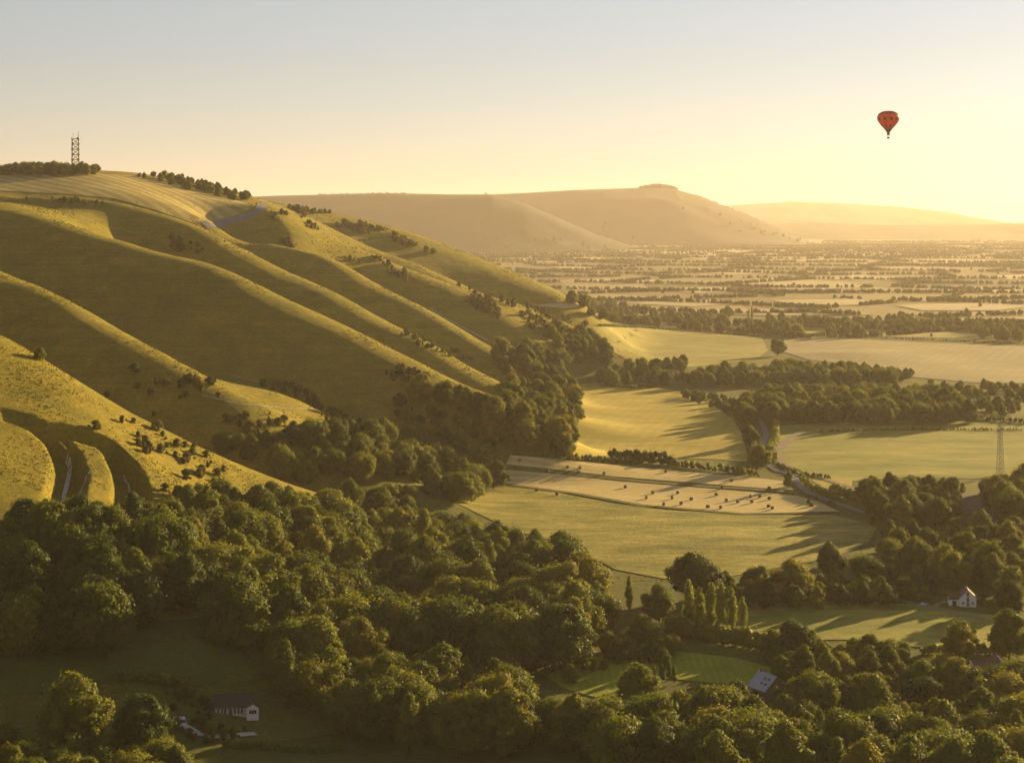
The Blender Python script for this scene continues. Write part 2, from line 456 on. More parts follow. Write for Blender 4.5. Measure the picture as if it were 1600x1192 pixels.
ICO = None
def ico():
    global ICO
    if ICO is None:
        bm = bmesh.new(); bmesh.ops.create_icosphere(bm, subdivisions=1, radius=1.0)
        bm.verts.ensure_lookup_table()
        ICO = (np.array([v.co[:] for v in bm.verts]), np.array([[v.index for v in f.verts] for f in bm.faces])); bm.free()
    return ICO
def unit(r, n):
    v = r.normal(size=(n, 3)); return v / np.linalg.norm(v, axis=1)[:, None]
def leaf_cloud(r, C, Rr, n, size, centre, core=0.80, flat=0.0):
    """leaf-sized faces over a set of boughs (centres C, radii Rr); returns triangles"""
    w = Rr ** 2; k = r.choice(len(C), n, p=w / w.sum())
    d = unit(r, n)
    out = C[k] - centre; out = out / (np.linalg.norm(out, axis=1)[:, None] + 1e-6)
    d = d + out * 0.55 + np.array([0, 0, 0.25]); d /= np.linalg.norm(d, axis=1)[:, None]
    p = C[k] + d * (Rr[k] * r.uniform(0.80, 1.16, n) * (1 + 0.12 * r.normal(size=n)) * np.where(r.rand(n) < 0.10, r.uniform(1.1, 1.5, n), 1.0))[:, None]
    dm = np.full(n, 9.0)
    for c, q in zip(C, Rr): dm = np.minimum(dm, np.linalg.norm(p - c, axis=1) / q)
    keep = dm > 0.72; p = p[keep]; d = d[keep]; n = len(p)
    nn = d + 0.33 * r.normal(size=(n, 3)); nn /= np.linalg.norm(nn, axis=1)[:, None]
    a = np.cross(nn, unit(r, n)); a /= np.linalg.norm(a, axis=1)[:, None] + 1e-9
    b = np.cross(nn, a)
    s = size * r.uniform(0.55, 1.35, n)[:, None]
    q = np.stack([p - a * s * 0.5, p + b * s * 0.42 - a * s * 0.05, p + a * s * 0.55, p - b * s * 0.42 + a * s * 0.08], 1).reshape(-1, 3)
    f = np.arange(n * 4).reshape(n, 4)
    tri = np.concatenate([f[:, [0, 1, 2]], f[:, [0, 2, 3]]])
    iv, jf = ico(); V = [q]; F = [tri]; o = len(q)
    for c, rr in zip(C, Rr):
        V.append(c + iv * rr * core * (1 + 0.15 * r.normal(size=(len(iv), 1)))); F.append(jf + o); o += len(iv)
    return np.concatenate(V), np.concatenate(F)

def crown_mesh(seed, h, rad, base, lobes, n, size, matl, shape='round'):
    r = np.random.RandomState(seed)
    C = []; Rr = []
    hh = h - base
    f1, f2, f3 = r.uniform(0, 6.28, 3); a1, a2 = r.uniform(0.08, 0.26), r.uniform(0.05, 0.18)
    for i in range(lobes):
        t = (i + 0.5) / lobes
        if shape == 'poplar':
            z = base + hh * t; prof = rad * (math.sin(math.pi * min(1, 0.12 + 0.86 * t)) ** 0.55)
            a = r.uniform(0, 6.28); q = prof * 0.45 * r.uniform(0.3, 1)
            C.append((q * math.cos(a), q * math.sin(a), z)); Rr.append(prof * r.uniform(0.5, 0.72) + 0.15)
        else:
            u = r.uniform(0.02, 1.0); a = i * 2.399 + r.uniform(-0.5, 0.5)
            if shape == 'spread': prof = math.sqrt(max(0.05, 1 - ((u - 0.55) / 0.60) ** 2))
            elif shape == 'cone': prof = (1.1 - u) * 0.95
            else: prof = math.sqrt(max(0.05, 1 - ((u - 0.40) / 0.64) ** 2))
            lr = rad * r.uniform(0.13, 0.33)
            q = max(0, rad * prof * (1 + a1 * math.sin(a + f1) + a2 * math.sin(3 * a + f2 + 3 * u)) - lr) * r.uniform(0.66, 1.14)
            z = base + lr * 0.7 + (hh * (1 + 0.10 * math.sin(a + f3)) - lr * 1.5) * u
            C.append((q * math.cos(a), q * math.sin(a), z)); Rr.append(lr)
    if shape != 'poplar':
        for z in (0.3, 0.55, 0.75):
            C.append((0, 0, base + hh * z)); Rr.append(rad * 0.5)
    C = np.array(C); Rr = np.array(Rr)
    v, f = leaf_cloud(r, C, Rr, n, size, np.array([0, 0, base + hh * 0.4]))
    return np_mesh('crown', v, f, matl)

def trunk_mesh(seed, h, r0, limbs=5, spread=2.5):
    r = random.Random(seed); bm = bmesh.new()
    def tube(pts, rads, k=7):
        rings = []
        for p, q in zip(pts, rads):
            rings.append([bm.verts.new((p[0] + q * math.cos(6.283 * i / k), p[1] + q * math.sin(6.283 * i / k), p[2])) for i in range(k)])
        for A, B in zip(rings[:-1], rings[1:]):
            for i in range(k): bm.faces.new((A[i], A[(i + 1) % k], B[(i + 1) % k], B[i]))
        bm.faces.new(rings[-1])
    tube([(0, 0, -1.2), (0, 0, 0.4), (r.uniform(-.2, .2), r.uniform(-.2, .2), h * 0.35), (r.uniform(-.4, .4), 0, h * 0.8)], [r0 * 1.6, r0 * 1.1, r0 * 0.8, r0 * 0.2])
    for i in range(limbs):
        a = 6.283 * i / limbs + r.uniform(-.4, .4); z = h * r.uniform(0.2, 0.4)
        tube([(0, 0, z), (spread * 0.5 * math.cos(a), spread * 0.5 * math.sin(a), z + h * 0.14), (spread * math.cos(a), spread * math.sin(a), z + h * 0.3)], [r0 * 0.55, r0 * 0.35, r0 * 0.12], 5)
    return bm_mesh('trunk', bm, M_BARK, True)

H0 = 16.0
BROAD = []
for i, (rad, base, lob, shp) in enumerate([(8.0, 1.4, 84, 'round'), (6.6, 1.6, 70, 'round'), (8.6, 1.6, 88, 'spread'), (7.4, 2.2, 76, 'spread'), (6.2, 1.0, 66, 'round'), (8.4, 1.0, 92, 'round'), (5.4, 0.8, 56, 'round')]):
    BROAD.append((crown_mesh(100 + i, H0, rad, base, lob, 12000, 0.62, M_LEAF, shp), trunk_mesh(i, H0, 0.42, 5, rad * 0.5), rad))
CONE = (crown_mesh(150, H0, 4.2, 0.8, 30, 6000, 0.6, M_LEAF, 'cone'), trunk_mesh(30, H0, 0.3, 4, 1.5), 4.2)
COPPER = (crown_mesh(160, H0, 6.2, 1.0, 30, 7000, 0.62, M_COPPER, 'round'), trunk_mesh(31, H0, 0.4, 5, 3), 6.2)
POPLAR = [(crown_mesh(170 + i, H0, 1.9 + 0.25 * i, 0.6, 22, 3600, 0.5, M_POPLAR, 'poplar'), trunk_mesh(40 + i, H0, 0.25, 4, 0.8), 2.0) for i in range(3)]
BUSHES = [crown_mesh(180 + i, 4.0, [2.6, 2.2, 3.1, 2.0][i], -0.6, [13, 11, 15, 10][i], 1700, 0.42, M_BUSH, 'round') for i in range(4)]
prnd = random.Random(77)

TREES = []      # every tree of the place: (location, height, variant, label, category, group, turn, widen)
def tree(px, py, h, label, group=None, var=None, lift=0.58, dmin=0.0, cat='tree', name='tree', wide=1.0):
    p = spot(px, py, lift * h, dmin)
    if p is None: return None
    if var is None: var = prnd.randrange(len(BROAD))
    TREES.append(dict(p=p, h=h, var=var, label=label, cat=cat, group=group, rz=prnd.uniform(0, 6.28), wide=wide * prnd.uniform(0.9, 1.12), name=name))
    return p
def inside(px, py, poly):
    c = False; j = len(poly) - 1
    for i in range(len(poly)):
        xi, yi = poly[i]; xj, yj = poly[j]
        if (yi > py) != (yj > py) and px < (xj - xi) * (py - yi) / (yj - yi) + xi: c = not c
        j = i
    return c
def wood(poly, h, gap, label, group, tries=1200, dmin=0.0, hv=0.38, most=400, clear=None):
    xs = [p[0] for p in poly]; ys = [p[1] for p in poly]; n = 0
    for _ in range(tries):
        px = prnd.uniform(min(xs), max(xs)); py = prnd.uniform(min(ys), max(ys))
        if not inside(px, py, poly): continue
        hh = h * (1 + prnd.uniform(-hv, hv))
        p = spot(px, py, 0.58 * hh, dmin)
        if p is None: continue
        ok = True
        for t in TREES:
            q = t['p']
            if abs(q.x - p.x) < 16 and abs(q.y - p.y) < 16 and (q.x - p.x) ** 2 + (q.y - p.y) ** 2 < (gap * (hh + t['h']) * 0.5 / h) ** 2: ok = False; break
        if not ok: continue
        TREES.append(dict(p=p, h=hh, var='c' if prnd.random() < 0.05 else prnd.randrange(len(BROAD)), label=label, place=label, cat='tree', group=group, rz=prnd.uniform(0, 6.28), wide=prnd.uniform(0.95, 1.2), name='tree'))
        n += 1
        if n >= most: break
    print('wood', group, n)

# single trees first, so the woods keep clear of them
L = 'tree'
tree(108,1108,19,'tall broad tree with a sunlit yellow top beside the dark meadow, left of the bungalow', var=5)
tree(212,1128,15,'rounded tree with sunlit right side standing next to the white van', var=0)
tree(590,955,18,'broad domed tree rising in the middle of the dark wood', var=2)
tree(207,900,17,'sunlit golden tree standing alone at the upper edge of the dark meadow', var=4)
tree(1088,897,17,'broad dark dome-shaped oak standing just behind the row of poplars', var=5, wide=1.2)
tree(1237,905,15,'large rounded tree in the hedge line right of the dome-shaped oak', var=0)
tree(1178,908,12,'smaller tree in the hedge line between the dome-shaped oak and a larger rounded tree', var=3)
tree(1296,873,14,'upright tree leaning over the hedge above the field by the white house', var=1)
tree(1352,888,12,'low wide tree beside the upright tree above the field by the white house', var=2)
tree(1432,862,13,'rounded tree with a bright rim, behind the hedge left of the white house', var=5)
tree(1400,800,11,'pale tree at the head of the winding row beside the lane end', var=3)
tree(1378,775,11,'topmost tree of the winding row, close to the lane end', var=1)
tree(1390,835,13,'dense tree with layered sunlit boughs in the winding row', var=4)
tree(1497,1003,13,'open-crowned tree standing alone in front of the field by the white house', var=3)
tree(1577,990,17,'tall open tree at the right edge, beside the red-walled house', var=1)
tree(1455,907,10,'bushy tree at the right end of the hedge, left of the white house', var=6)
tree(1162,644,15,'left of two round trees joined at the head of the sunken lane', var=5, wide=1.1)
tree(1175,650,13,'right of two round trees joined at the head of the sunken lane', var=0)
tree(1172,680,12,'small round tree halfway down the left side of the sunken lane', var=5)
tree(1184,712,14,'round tree at the lower end of the sunken lane', var=0)
tree(1232,748,8,'small bush-like tree in the angle of the lane junction', var=4)
tree(940,955,13,'tree on the right edge of the dark wood, left of the walled garden lawn', var=5)
tree(1030,940,13,'broad sunlit tree at the left end of the poplar row', var=0)
tree(1005,985,11,'very dark dense tree below the left end of the poplar row', var=5, wide=1.2)
tree(995,1068,12,'rounded dark tree growing at the lower edge of the striped lawn', var=5)
tree(1214,1088,6.5,'small golden tree in front of the slate-roofed house', var=6)
tree(1226,1094,5.5,'round sunlit tree at the right corner of the slate-roofed house', var=4)
tree(1178,1092,5,'low dark tree at the left corner of the slate-roofed house', var=0)
tree(890,1052,6,'dark low tree on the left side of the striped lawn', var=4, wide=1.3)
tree(1037,1027,6,'small round tree at the right side of the striped lawn', var=0)
tree(62,552,5.5,'lone round tree on the skyline edge of the bright yellow slope', var=5)
tree(1215,542,18,'tree standing at the corner between the two pale upper fields', var=3)
tree(960,497,11,'lone cone-topped tree left of the row behind the upper field', var=6)
tree(1005,500,10,'lone cone-topped tree right of another, behind the upper field', var=4)
tree(1138,486,17,'big dome-shaped tree rising over the row behind the upper field', var=5)
for i, x in enumerate((1175, 1170)): tree(x, 487 + 3 * i, 20 - 3 * i, 'taller of two thin poplars behind the upper field' if i == 0 else 'shorter of two thin poplars behind the upper field', var='p%d' % i, cat='poplar', name='poplar_tree')
ORD = ['first', 'second', 'third', 'fourth', 'fifth', 'sixth']
for i, (x, y, h) in enumerate([(1076,944,18),(1093,951,15.5),(1111,948,17.5),(1127,950,18),(1143,953,16),(1161,961,13)]):
    tree(x, y, h, ORD[i] + ' slender sunlit poplar from the left in the row of six', 'row of poplars', var='p%d' % (i % 3), cat='poplar', name='poplar_tree', lift=0.5)
tree(1104,960,9,'short poplar tucked between the second and third tall poplars', 'row of poplars', var='p1', cat='poplar', name='poplar_tree', lift=0.5)
tree(983,925,13,'lone slender poplar left of the row of six', var='p0', cat='poplar', name='poplar_tree', lift=0.5)
for i, (x, y) in enumerate([(1022,1052),(1034,1050),(1046,1048),(1053,1052)]):
    tree(x, y, 5.5, 'dark clipped conifer beside the bright lawn, ' + ORD[i] + ' from the left', 'clipped garden conifers', var='c', cat='conifer', name='conifer_tree')

wood([(0,800),(110,800),(200,810),(250,800),(330,772),(430,775),(520,805),(640,810),(730,825),(800,840),(880,855),(930,895),(935,945),(915,985),(860,1005),(800,1010),(760,1005),(700,985),(640,985),(560,1000),(540,1025),(490,1020),(440,1015),(390,985),(360,930),(320,900),(250,940),(170,965),(60,985),(0,965)],
     15.5, 8.2, 'the big dark wood', 'trees of the big dark wood', 2600)
wood([(515,1065),(560,1045),(650,1045),(740,1055),(830,1085),(900,1095),(980,1112),(1060,1090),(1150,1088),(1230,1104),(1290,1130),(1345,1165),(1330,1200),(1150,1200),(1010,1185),(950,1160),(880,1140),(760,1130),(620,1128),(530,1120)],
     14, 7.5, 'the belt above the bottom meadow', 'trees of the lower belt', 1600)
wood([(400,1012),(470,1015),(540,1025),(545,1062),(490,1065),(440,1050)], 14, 7.5, 'the gap below the big wood', 'trees in the gap below the big wood', 300)
wood([(950,1000),(1000,1008),(1050,1004),(1060,1014),(1000,1020),(950,1016)], 5.5, 4.5, 'the far edge of the lawn', 'low trees behind the lawn', 120)
wood([(1340,1130),(1420,1120),(1500,1110),(1600,1100),(1600,1215),(1340,1215)], 13, 8.0, 'the bottom right clump', 'trees in the bottom right corner', 700)
wood([(1195,1000),(1260,995),(1320,1010),(1400,1015),(1450,1035),(1490,1050),(1600,1060),(1600,1085),(1480,1080),(1400,1085),(1340,1090),(1260,1085),(1220,1045)], 10, 7.0, 'the gardens between the houses', 'garden trees between the houses', 500)
wood([(0,1150),(60,1155),(150,1165),(240,1165),(270,1185),(270,1215),(0,1215)], 9, 7.0, 'the bottom left corner trees', 'trees in the bottom left corner', 300)
wood([(1345,760),(1420,752),(1480,760),(1500,790),(1480,800),(1380,800)], 12, 8.0, 'the copse beside the ploughed patch', 'copse left of the ploughed patch', 300)
wood([(1540,755),(1600,745),(1600,800),(1575,800)], 14, 8.0, 'the clump below the lattice pylon', 'trees right of the ploughed patch', 200)
wood([(1480,815),(1600,820),(1600,935),(1560,925),(1530,900),(1470,890),(1470,850)], 11, 10.0, 'the rough ground above the white house', 'scattered trees above the white house', 400)
wood([(1370,860),(1420,830),(1450,830),(1480,870),(1440,895),(1390,900)], 10, 9.0, 'the ground left of the white house', 'trees left of the white house', 150)
wood([(1130,905),(1250,915),(1330,905),(1440,915),(1440,928),(1150,935)], 7, 6.0, 'the thick hedge near the white house', 'low trees of the thick hedge', 300)
wood([(1165,618),(1250,608),(1380,604),(1480,612),(1530,638),(1480,648),(1350,646),(1200,644),(1165,638)], 12.5, 8.5, 'the long dark copse', 'trees of the long dark copse', 900)
wood([(1072,588),(1120,576),(1230,567),(1330,572),(1425,581),(1400,590),(1250,588),(1150,592),(1090,594)], 11, 9.0, 'the copse behind the long one', 'trees of the second copse', 700)
wood([(1062,612),(1130,618),(1165,630),(1150,640),(1110,632)], 6, 6.0, 'the back edge of the golden field', 'low trees behind the golden field', 120)
wood([(770,545),(830,530),(870,552),(885,590),(905,622),(900,670),(890,700),(820,695),(780,660),(740,635),(690,612),(640,598),(700,606),(790,632),(800,600),(780,570)], 13, 8.0, 'the wood beside the golden field', 'trees at the foot of the third spur', 900, 1100)
wood([(610,620),(700,640),(800,660),(850,680),(850,700),(760,690),(700,670),(620,645)], 7, 6.0, 'the shaded scrub under the third spur', 'low trees under the third spur', 400, 1050)
wood([(345,690),(420,685),(480,672),(560,668),(640,675),(720,672),(768,700),(782,738),(740,760),(690,765),(640,735),(560,728),(480,742),(440,732),(380,712)], 12.5, 9.0, 'the shaded valley-mouth wood', 'trees in the mouth of the second valley', 900, 900)
wood([(540,770),(620,760),(650,775),(640,795),(560,790)], 11, 8.0, 'the hollow behind the yellow slope', 'trees behind the end of the yellow slope', 120, 850)
wood([(845,505),(900,508),(940,532),(955,558),(900,566),(872,556)], 13, 9.0, 'the wooded nose by the upper field', 'trees of the wooded nose', 300, 1500)
wood([(945,568),(1070,562),(1070,590),(960,596),(925,590)], 11, 10.0, 'the hollow above the golden field', 'trees between the golden and upper fields', 200, 1500)
wood([(885,458),(950,468),(1000,482),(1060,492),(1120,494),(1190,502),(1250,506),(1250,514),(1150,514),(1050,506),(950,498),(900,480)], 12, 11.0, 'the row behind the upper field', 'row of trees behind the upper field', 500, 2200)
wood([(1200,494),(1300,498),(1400,496),(1500,500),(1600,502),(1600,526),(1535,522),(1500,508),(1350,506),(1340,520),(1295,520),(1290,506),(1200,504)], 12, 12.0, 'the belt behind the pale field', 'belt of trees behind the pale field', 600, 2200)
wood([(1430,596),(1600,598),(1600,640),(1545,640),(1500,606)], 8, 12.0, 'the group right of the long copse', 'trees right of the long dark copse', 200)
wood([(205,275),(250,268),(290,280),(340,290),(385,302),(398,312),(350,303),(290,288),(230,275)], 7.5, 3.4, 'the skyline right of the hilltop field', 'skyline trees right of the hilltop field', 300, 1800)
wood([(0,262),(30,259),(70,259),(100,259),(150,262),(150,266),(0,266)], 9, 7.0, 'the skyline beside the mast', 'skyline trees beside the mast', 200, 1900)

# bushes on the downs
BUSH = []
def scrub(poly, n, h, label, group, dmin=0.0, hv=0.6, gap=1.8):
    xs = [p[0] for p in poly]; ys = [p[1] for p in poly]; k = 0
    for _ in range(n * 24):
        px = prnd.uniform(min(xs), max(xs)); py = prnd.uniform(min(ys), max(ys))
        if not inside(px, py, poly): continue
        hh = h * (1 + prnd.uniform(-hv, hv)); p = spot(px, py, 0.4 * hh, dmin)
        if p is None or any((b['p'] - p).length < gap * hh / h for b in BUSH): continue
        if n > 28 and vnoise(np.array([p.x / 22.0]), np.array([p.y / 34.0]))[0] < -0.02: continue
        BUSH.append(dict(p=p, h=hh, label=label, place=label, group=group)); k += 1
        if k >= n: break
def bush(px, py, h, label):
    p = spot(px, py, 0.4 * h)
    if p is not None: BUSH.append(dict(p=p, h=h, label=label, group=None))
bush(167,616,2.6,'dark bush on the skyline edge just below the lone round tree')
bush(245,667,4.0,'dark upright bush on the yellow slope above the chalk pit')
bush(190,656,3.0,'wide low bush on the yellow slope above the rim of the chalk pit')
bush(240,647,2.6,'bush on the skyline edge above the dark upright bush')
bush(290,742,4.2,'dark round bush on the yellow slope right of the chalk pit')
bush(278,770,4.6,'darkest bush at the foot of the yellow slope, right of the chalk pit')
bush(258,762,3.2,'small dark bush beside the rim of the chalk pit')
bush(150,665,3.5,'faded thorn bush on the upper rim of the chalk pit')
bush(210,576,4.2,'lone shaded bush high in the first valley')
bush(295,592,4.6,'tallest shaded bush in the first valley')
bush(635,520,4.5,'dark bush on the crest of the fourth spur')
bush(648,527,3.5,'smaller dark bush just below another on the fourth spur crest')
bush(713,548,4.0,'dark bush low on the fourth spur')
bush(725,558,4.6,'dark wide bush at the low end of the fourth spur')
bush(100,313,4.5,'dark bush on the brow above the bowl')
bush(42,311,3.5,'small dark bush on the brow at the left edge')
scrub([(200,655),(260,668),(320,705),(420,770),(380,775),(300,745),(220,700)], 34, 2.4, 'the scrub on the yellow slope', 'bushes on the yellow slope')
scrub([(190,600),(300,585),(350,600),(360,615),(300,625),(240,615)], 14, 3.4, 'the first valley floor', 'bushes in the first valley', 870)
scrub([(400,596),(460,600),(520,636),(560,660),(640,690),(600,700),(520,670),(440,640),(420,625)], 80, 2.8, 'the rough bank below the second spur', 'bushes on the rough bank', 950)
scrub([(600,560),(700,600),(780,628),(800,640),(740,640),(660,610),(600,585)], 85, 3.0, 'the lower third spur', 'bushes on the third spur', 1100)
scrub([(265,368),(310,375),(325,395),(300,400),(270,385)], 12, 3.6, 'the thorns under the fourth spur', 'thorn bushes under the fourth spur', 1350)
scrub([(80,308),(130,310),(200,324),(150,318),(90,316)], 12, 2.6, 'the brow above the bowl', 'bushes on the brow above the bowl', 1350)
scrub([(560,480),(620,505),(740,560),(720,570),(650,535),(570,500)], 30, 2.2, 'the fourth spur', 'bushes along the fourth spur', 1300)
scrub([(420,325),(470,338),(530,380),(600,405),(690,440),(760,470),(850,500),(840,515),(740,480),(640,440),(560,410),(480,390),(440,350)], 260, 3.6, 'the broken far scrub', 'bushes of the far spurs', 1750, gap=3.0)
scrub([(425,335),(470,345),(520,385),(500,400),(450,385),(430,365)], 70, 5.0, 'the thicket by the hill road', 'thicket by the hill road', 1750, gap=2.6)
scrub([(340,655),(420,645),(500,665),(560,690),(520,720),(420,700)], 60, 3.2, 'the scrub below the second spur', 'scrub below the second spur', 930, gap=2.4)
scrub([(440,318),(520,332),(600,356),(670,388),(690,398),(620,378),(560,362),(480,338)], 190, 4.6, 'the thicket on the farthest spur', 'thicket on the farthest spur', 2000, gap=3.5)
scrub([(700,440),(800,470),(860,482),(930,505),(900,520),(820,500),(730,462)], 60, 4.4, 'the foot of the farthest spur', 'bushes at the foot of the farthest spur', 1850, gap=4)
scrub([(860,1040),(900,1030),(1000,1020),(1050,1025),(1040,1040),(960,1035),(880,1062)], 14, 2.2, 'the striped lawn garden', 'garden shrubs by the lawn')
scrub([(260,1080),(330,1085),(330,1130),(420,1140),(500,1130),(500,1165),(400,1165),(330,1160),(260,1140)], 34, 1.9, 'the bungalow garden', 'shrubs around the bungalow')
scrub([(1250,790),(1330,790),(1350,800),(1300,780),(1260,768),(1240,760)], 8, 2.0, 'the verge beside the lane', 'bushes beside the lane')
scrub([(1480,880),(1600,900),(1600,940),(1540,950),(1530,930)], 14, 2.4, 'the ground behind the white house', 'bushes behind the white house')

# the trees and bushes that show largest are things of their own; the rest is one mass of distant woodland
def parts_of(var):
    if isinstance(var, int): return BROAD[var]
    if var == 'c': return CONE
    if var == 'r': return COPPER
    return POPLAR[int(var[1])]
def hides(t):
    """tall trees that would stand right in front of a house or the lawn are kept out of those gardens"""
    if not t.get('place'): return False
    p = t['p']; px = p.x / p.y * FPX + 800; top = HOR + (CAM_Z - p.z - t['h']) / p.y * FPX
    for x0, x1, y, d in ((1165, 1240, 1086, 620), (1510, 1560, 1040, 650), (850, 985, 1076, 640), (1060, 1165, 1066, 640), (322, 418, 1125, 570), (1478, 1535, 950, 760)):
        if x0 - 12 < px < x1 + 12 and top < y and p.y < d: return True
    return False
TREES = [t for t in TREES if not hides(t)]
TREES.sort(key=lambda t: -t['h'] / t['p'].y - (1.0 if t['group'] is None or t['cat'] != 'tree' else 0.0))
BUSH.sort(key=lambda b: -b['h'] / b['p'].y - (1.0 if b['group'] is None else 0.0))
print('trees', len(TREES), 'bushes', len(BUSH))
ORDS = 'first second third fourth fifth sixth seventh eighth ninth tenth eleventh twelfth thirteenth fourteenth fifteenth sixteenth'.split()
LOOK = {'c': 'pointed', 0: 'broad', 1: 'tall', 2: 'spreading', 3: 'open', 4: 'upright', 5: 'domed', 6: 'narrow', None: 'low'}
def name_each(items, noun):
    """give each member of a group its own label: part of the wood, then its order from the left"""
    groups = {}
    for t in items:
        if t['group'] and t.get('place'): groups.setdefault(t['group'], []).append(t)
    for g, ts in groups.items():
        place = ts[0]['place']
        ts.sort(key=lambda t: t['p'].y)
        nr = 1 if len(ts) <= 12 else 2 if len(ts) <= 40 else 3
        rows = [ts[i * len(ts) // nr:(i + 1) * len(ts) // nr] for i in range(nr)]
        for r, rn in zip(rows, {1: [''], 2: ['front', 'back'], 3: ['front', 'middle', 'back']}[nr]):
            r.sort(key=lambda t: t['p'].x / t['p'].y)
            nc = min(5, -(-len(r) // 12))
            for c in range(nc):
                cn = {1: [''], 2: ['left', 'right'], 3: ['left', 'centre', 'right'], 4: ['far left', 'left', 'right', 'far right'], 5: ['far left', 'left', 'centre', 'right', 'far right']}[nc][c]
                part = ' '.join(x for x in (rn, cn) if x)
                for k, t in enumerate(r[c * len(r) // nc:(c + 1) * len(r) // nc]):
                    w = (LOOK.get(t.get('var'), 'low') + ' ' if noun == 'tree' else '') + noun
                    t['label'] = w + (', ' + part + ' of ' if part else ' of ') + place + ', ' + ORDS[min(k, 15)] + ' from left'
name_each(TREES[:300], 'tree'); name_each(BUSH[:300], 'bush')
rest = []
for i, t in enumerate(TREES):
    s = t['h'] / H0
    if i >= 300: rest.append((t['p'], s * 0.98)); continue
    crown, trunk, rad = parts_of(t['var'])
    root = empty(t['name'], t['p'], t['rz'], label=t['label'], cat=t['cat'], group=t['group'])
    root.scale = (s * t['wide'], s * t['wide'], s)
    put(bpy.data.objects.new('trunk', trunk), parent=root)
    put(bpy.data.objects.new('crown', crown), parent=root)
rest_b = []
for i, b in enumerate(BUSH):
    if i >= 300: rest_b.append((b['p'], b['h'] / 4.0 * 0.27)); continue
    o = bpy.data.objects.new('bush', BUSHES[i % 4])
    o.location = b['p']; s = b['h'] / 4.0
    o.scale = (s * prnd.uniform(0.9, 1.3), s * prnd.uniform(0.9, 1.3), s); o.rotation_euler = (0, 0, prnd.uniform(0, 6.28))
    put(o, b['label'], 'bush', b['group'])

# far farmland: hedgerows, spinneys and woods out to the horizon
frng = np.random.RandomState(3)
def cells(x, y, size, aspect, seed):
    """jittered field pattern: distance to the nearest field border (metres) and a number for the field"""
    gx = x / size; gy = y / (size * aspect); ix = np.floor(gx).astype(int); iy = np.floor(gy).astype(int)
    best = []; ids = []
    for a in (-1, 0, 1):
        for b in (-1, 0, 1):
            cx = ix + a; cy_ = iy + b
            jx = _tab[(cx * 7 + seed) & 255, (cy_ * 13 + 31) & 255]; jy = _tab[(cx * 11 + 57) & 255, (cy_ * 5 + seed) & 255]
            best.append(np.hypot(gx - cx - jx, (gy - cy_ - jy) * aspect)); ids.append(_tab[(cx * 3 + 91) & 255, (cy_ * 17 + 7) & 255])
    best = np.array(best); o = np.argsort(best, 0)
    d1 = np.take_along_axis(best, o[:1], 0)[0]; d2 = np.take_along_axis(best, o[1:2], 0)[0]
    return (d2 - d1) * size * 0.5
n = 1500000
fy = frng.uniform(2500.0 ** 1.5, 12500.0 ** 1.5, n) ** (1 / 1.5); fx = frng.uniform(-0.32, 0.32, n) * fy
hb = cells(fx, fy, 420.0, 0.8, 3)
lone = frng.rand(n)
wood_n = fbm(fx / 1100.0 + 11, fy / 600.0 + 5, 3)
gapn = fbm(fx / 120.0 + 3, fy / 120.0 + 8, 2)
keep = ((hb < 2.2 + 0.0003 * fy) & (gapn > -0.32)) | ((wood_n > 0.50) & (lone < 0.16)) | (lone < 0.0004)
fx = fx[keep]; fy = fy[keep]; fz = ground(fx, fy)
okp = ~((fz > 34) & (fy < 3400)) & ~((fx < -150) & (fy < 3600))
for x, y, z in zip(fx[okp], fy[okp], fz[okp]):
    rest.append((Vector((x, y, z)), prnd.uniform(0.22, 0.55)))
# trees on the far hills: a clump on the crown of one, thin woods along the crests
for k, V in enumerate(FAR_SURF[:2]):
    cr = V[30]
    px = cr[:, 0] / cr[:, 1] * FPX + 800
    for x, y, z in zip(cr[:, 0], cr[:, 1], cr[:, 2]):
        q = x / y * FPX + 800
        dens = (8 if 1000 < q < 1055 else 3 if 1085 < q < 1205 else 0) if k == 1 else (2 if 500 < q < 640 else 0)
        for _ in range(dens): rest.append((Vector((x + prnd.uniform(-18, 18), y + prnd.uniform(-60, 60), z - 4)), (prnd.uniform(0.5, 0.9) + 1.1 * math.exp(-((q - 1028) / 19.0) ** 2)) * (1.0 if dens == 8 else 0.7)))
    for _ in range(450):
        r_ = V[prnd.randrange(4, 29)]; p = r_[prnd.randrange(len(r_))]
        if vnoise(np.array([p[0] / 500.0]), np.array([p[1] / 500.0 + 3]))[0] > 0.02: rest.append((Vector((p[0] + prnd.uniform(-30, 30), p[1], p[2] - 2)), prnd.uniform(0.6, 1.2)))
print('distant', len(rest), len(rest_b))

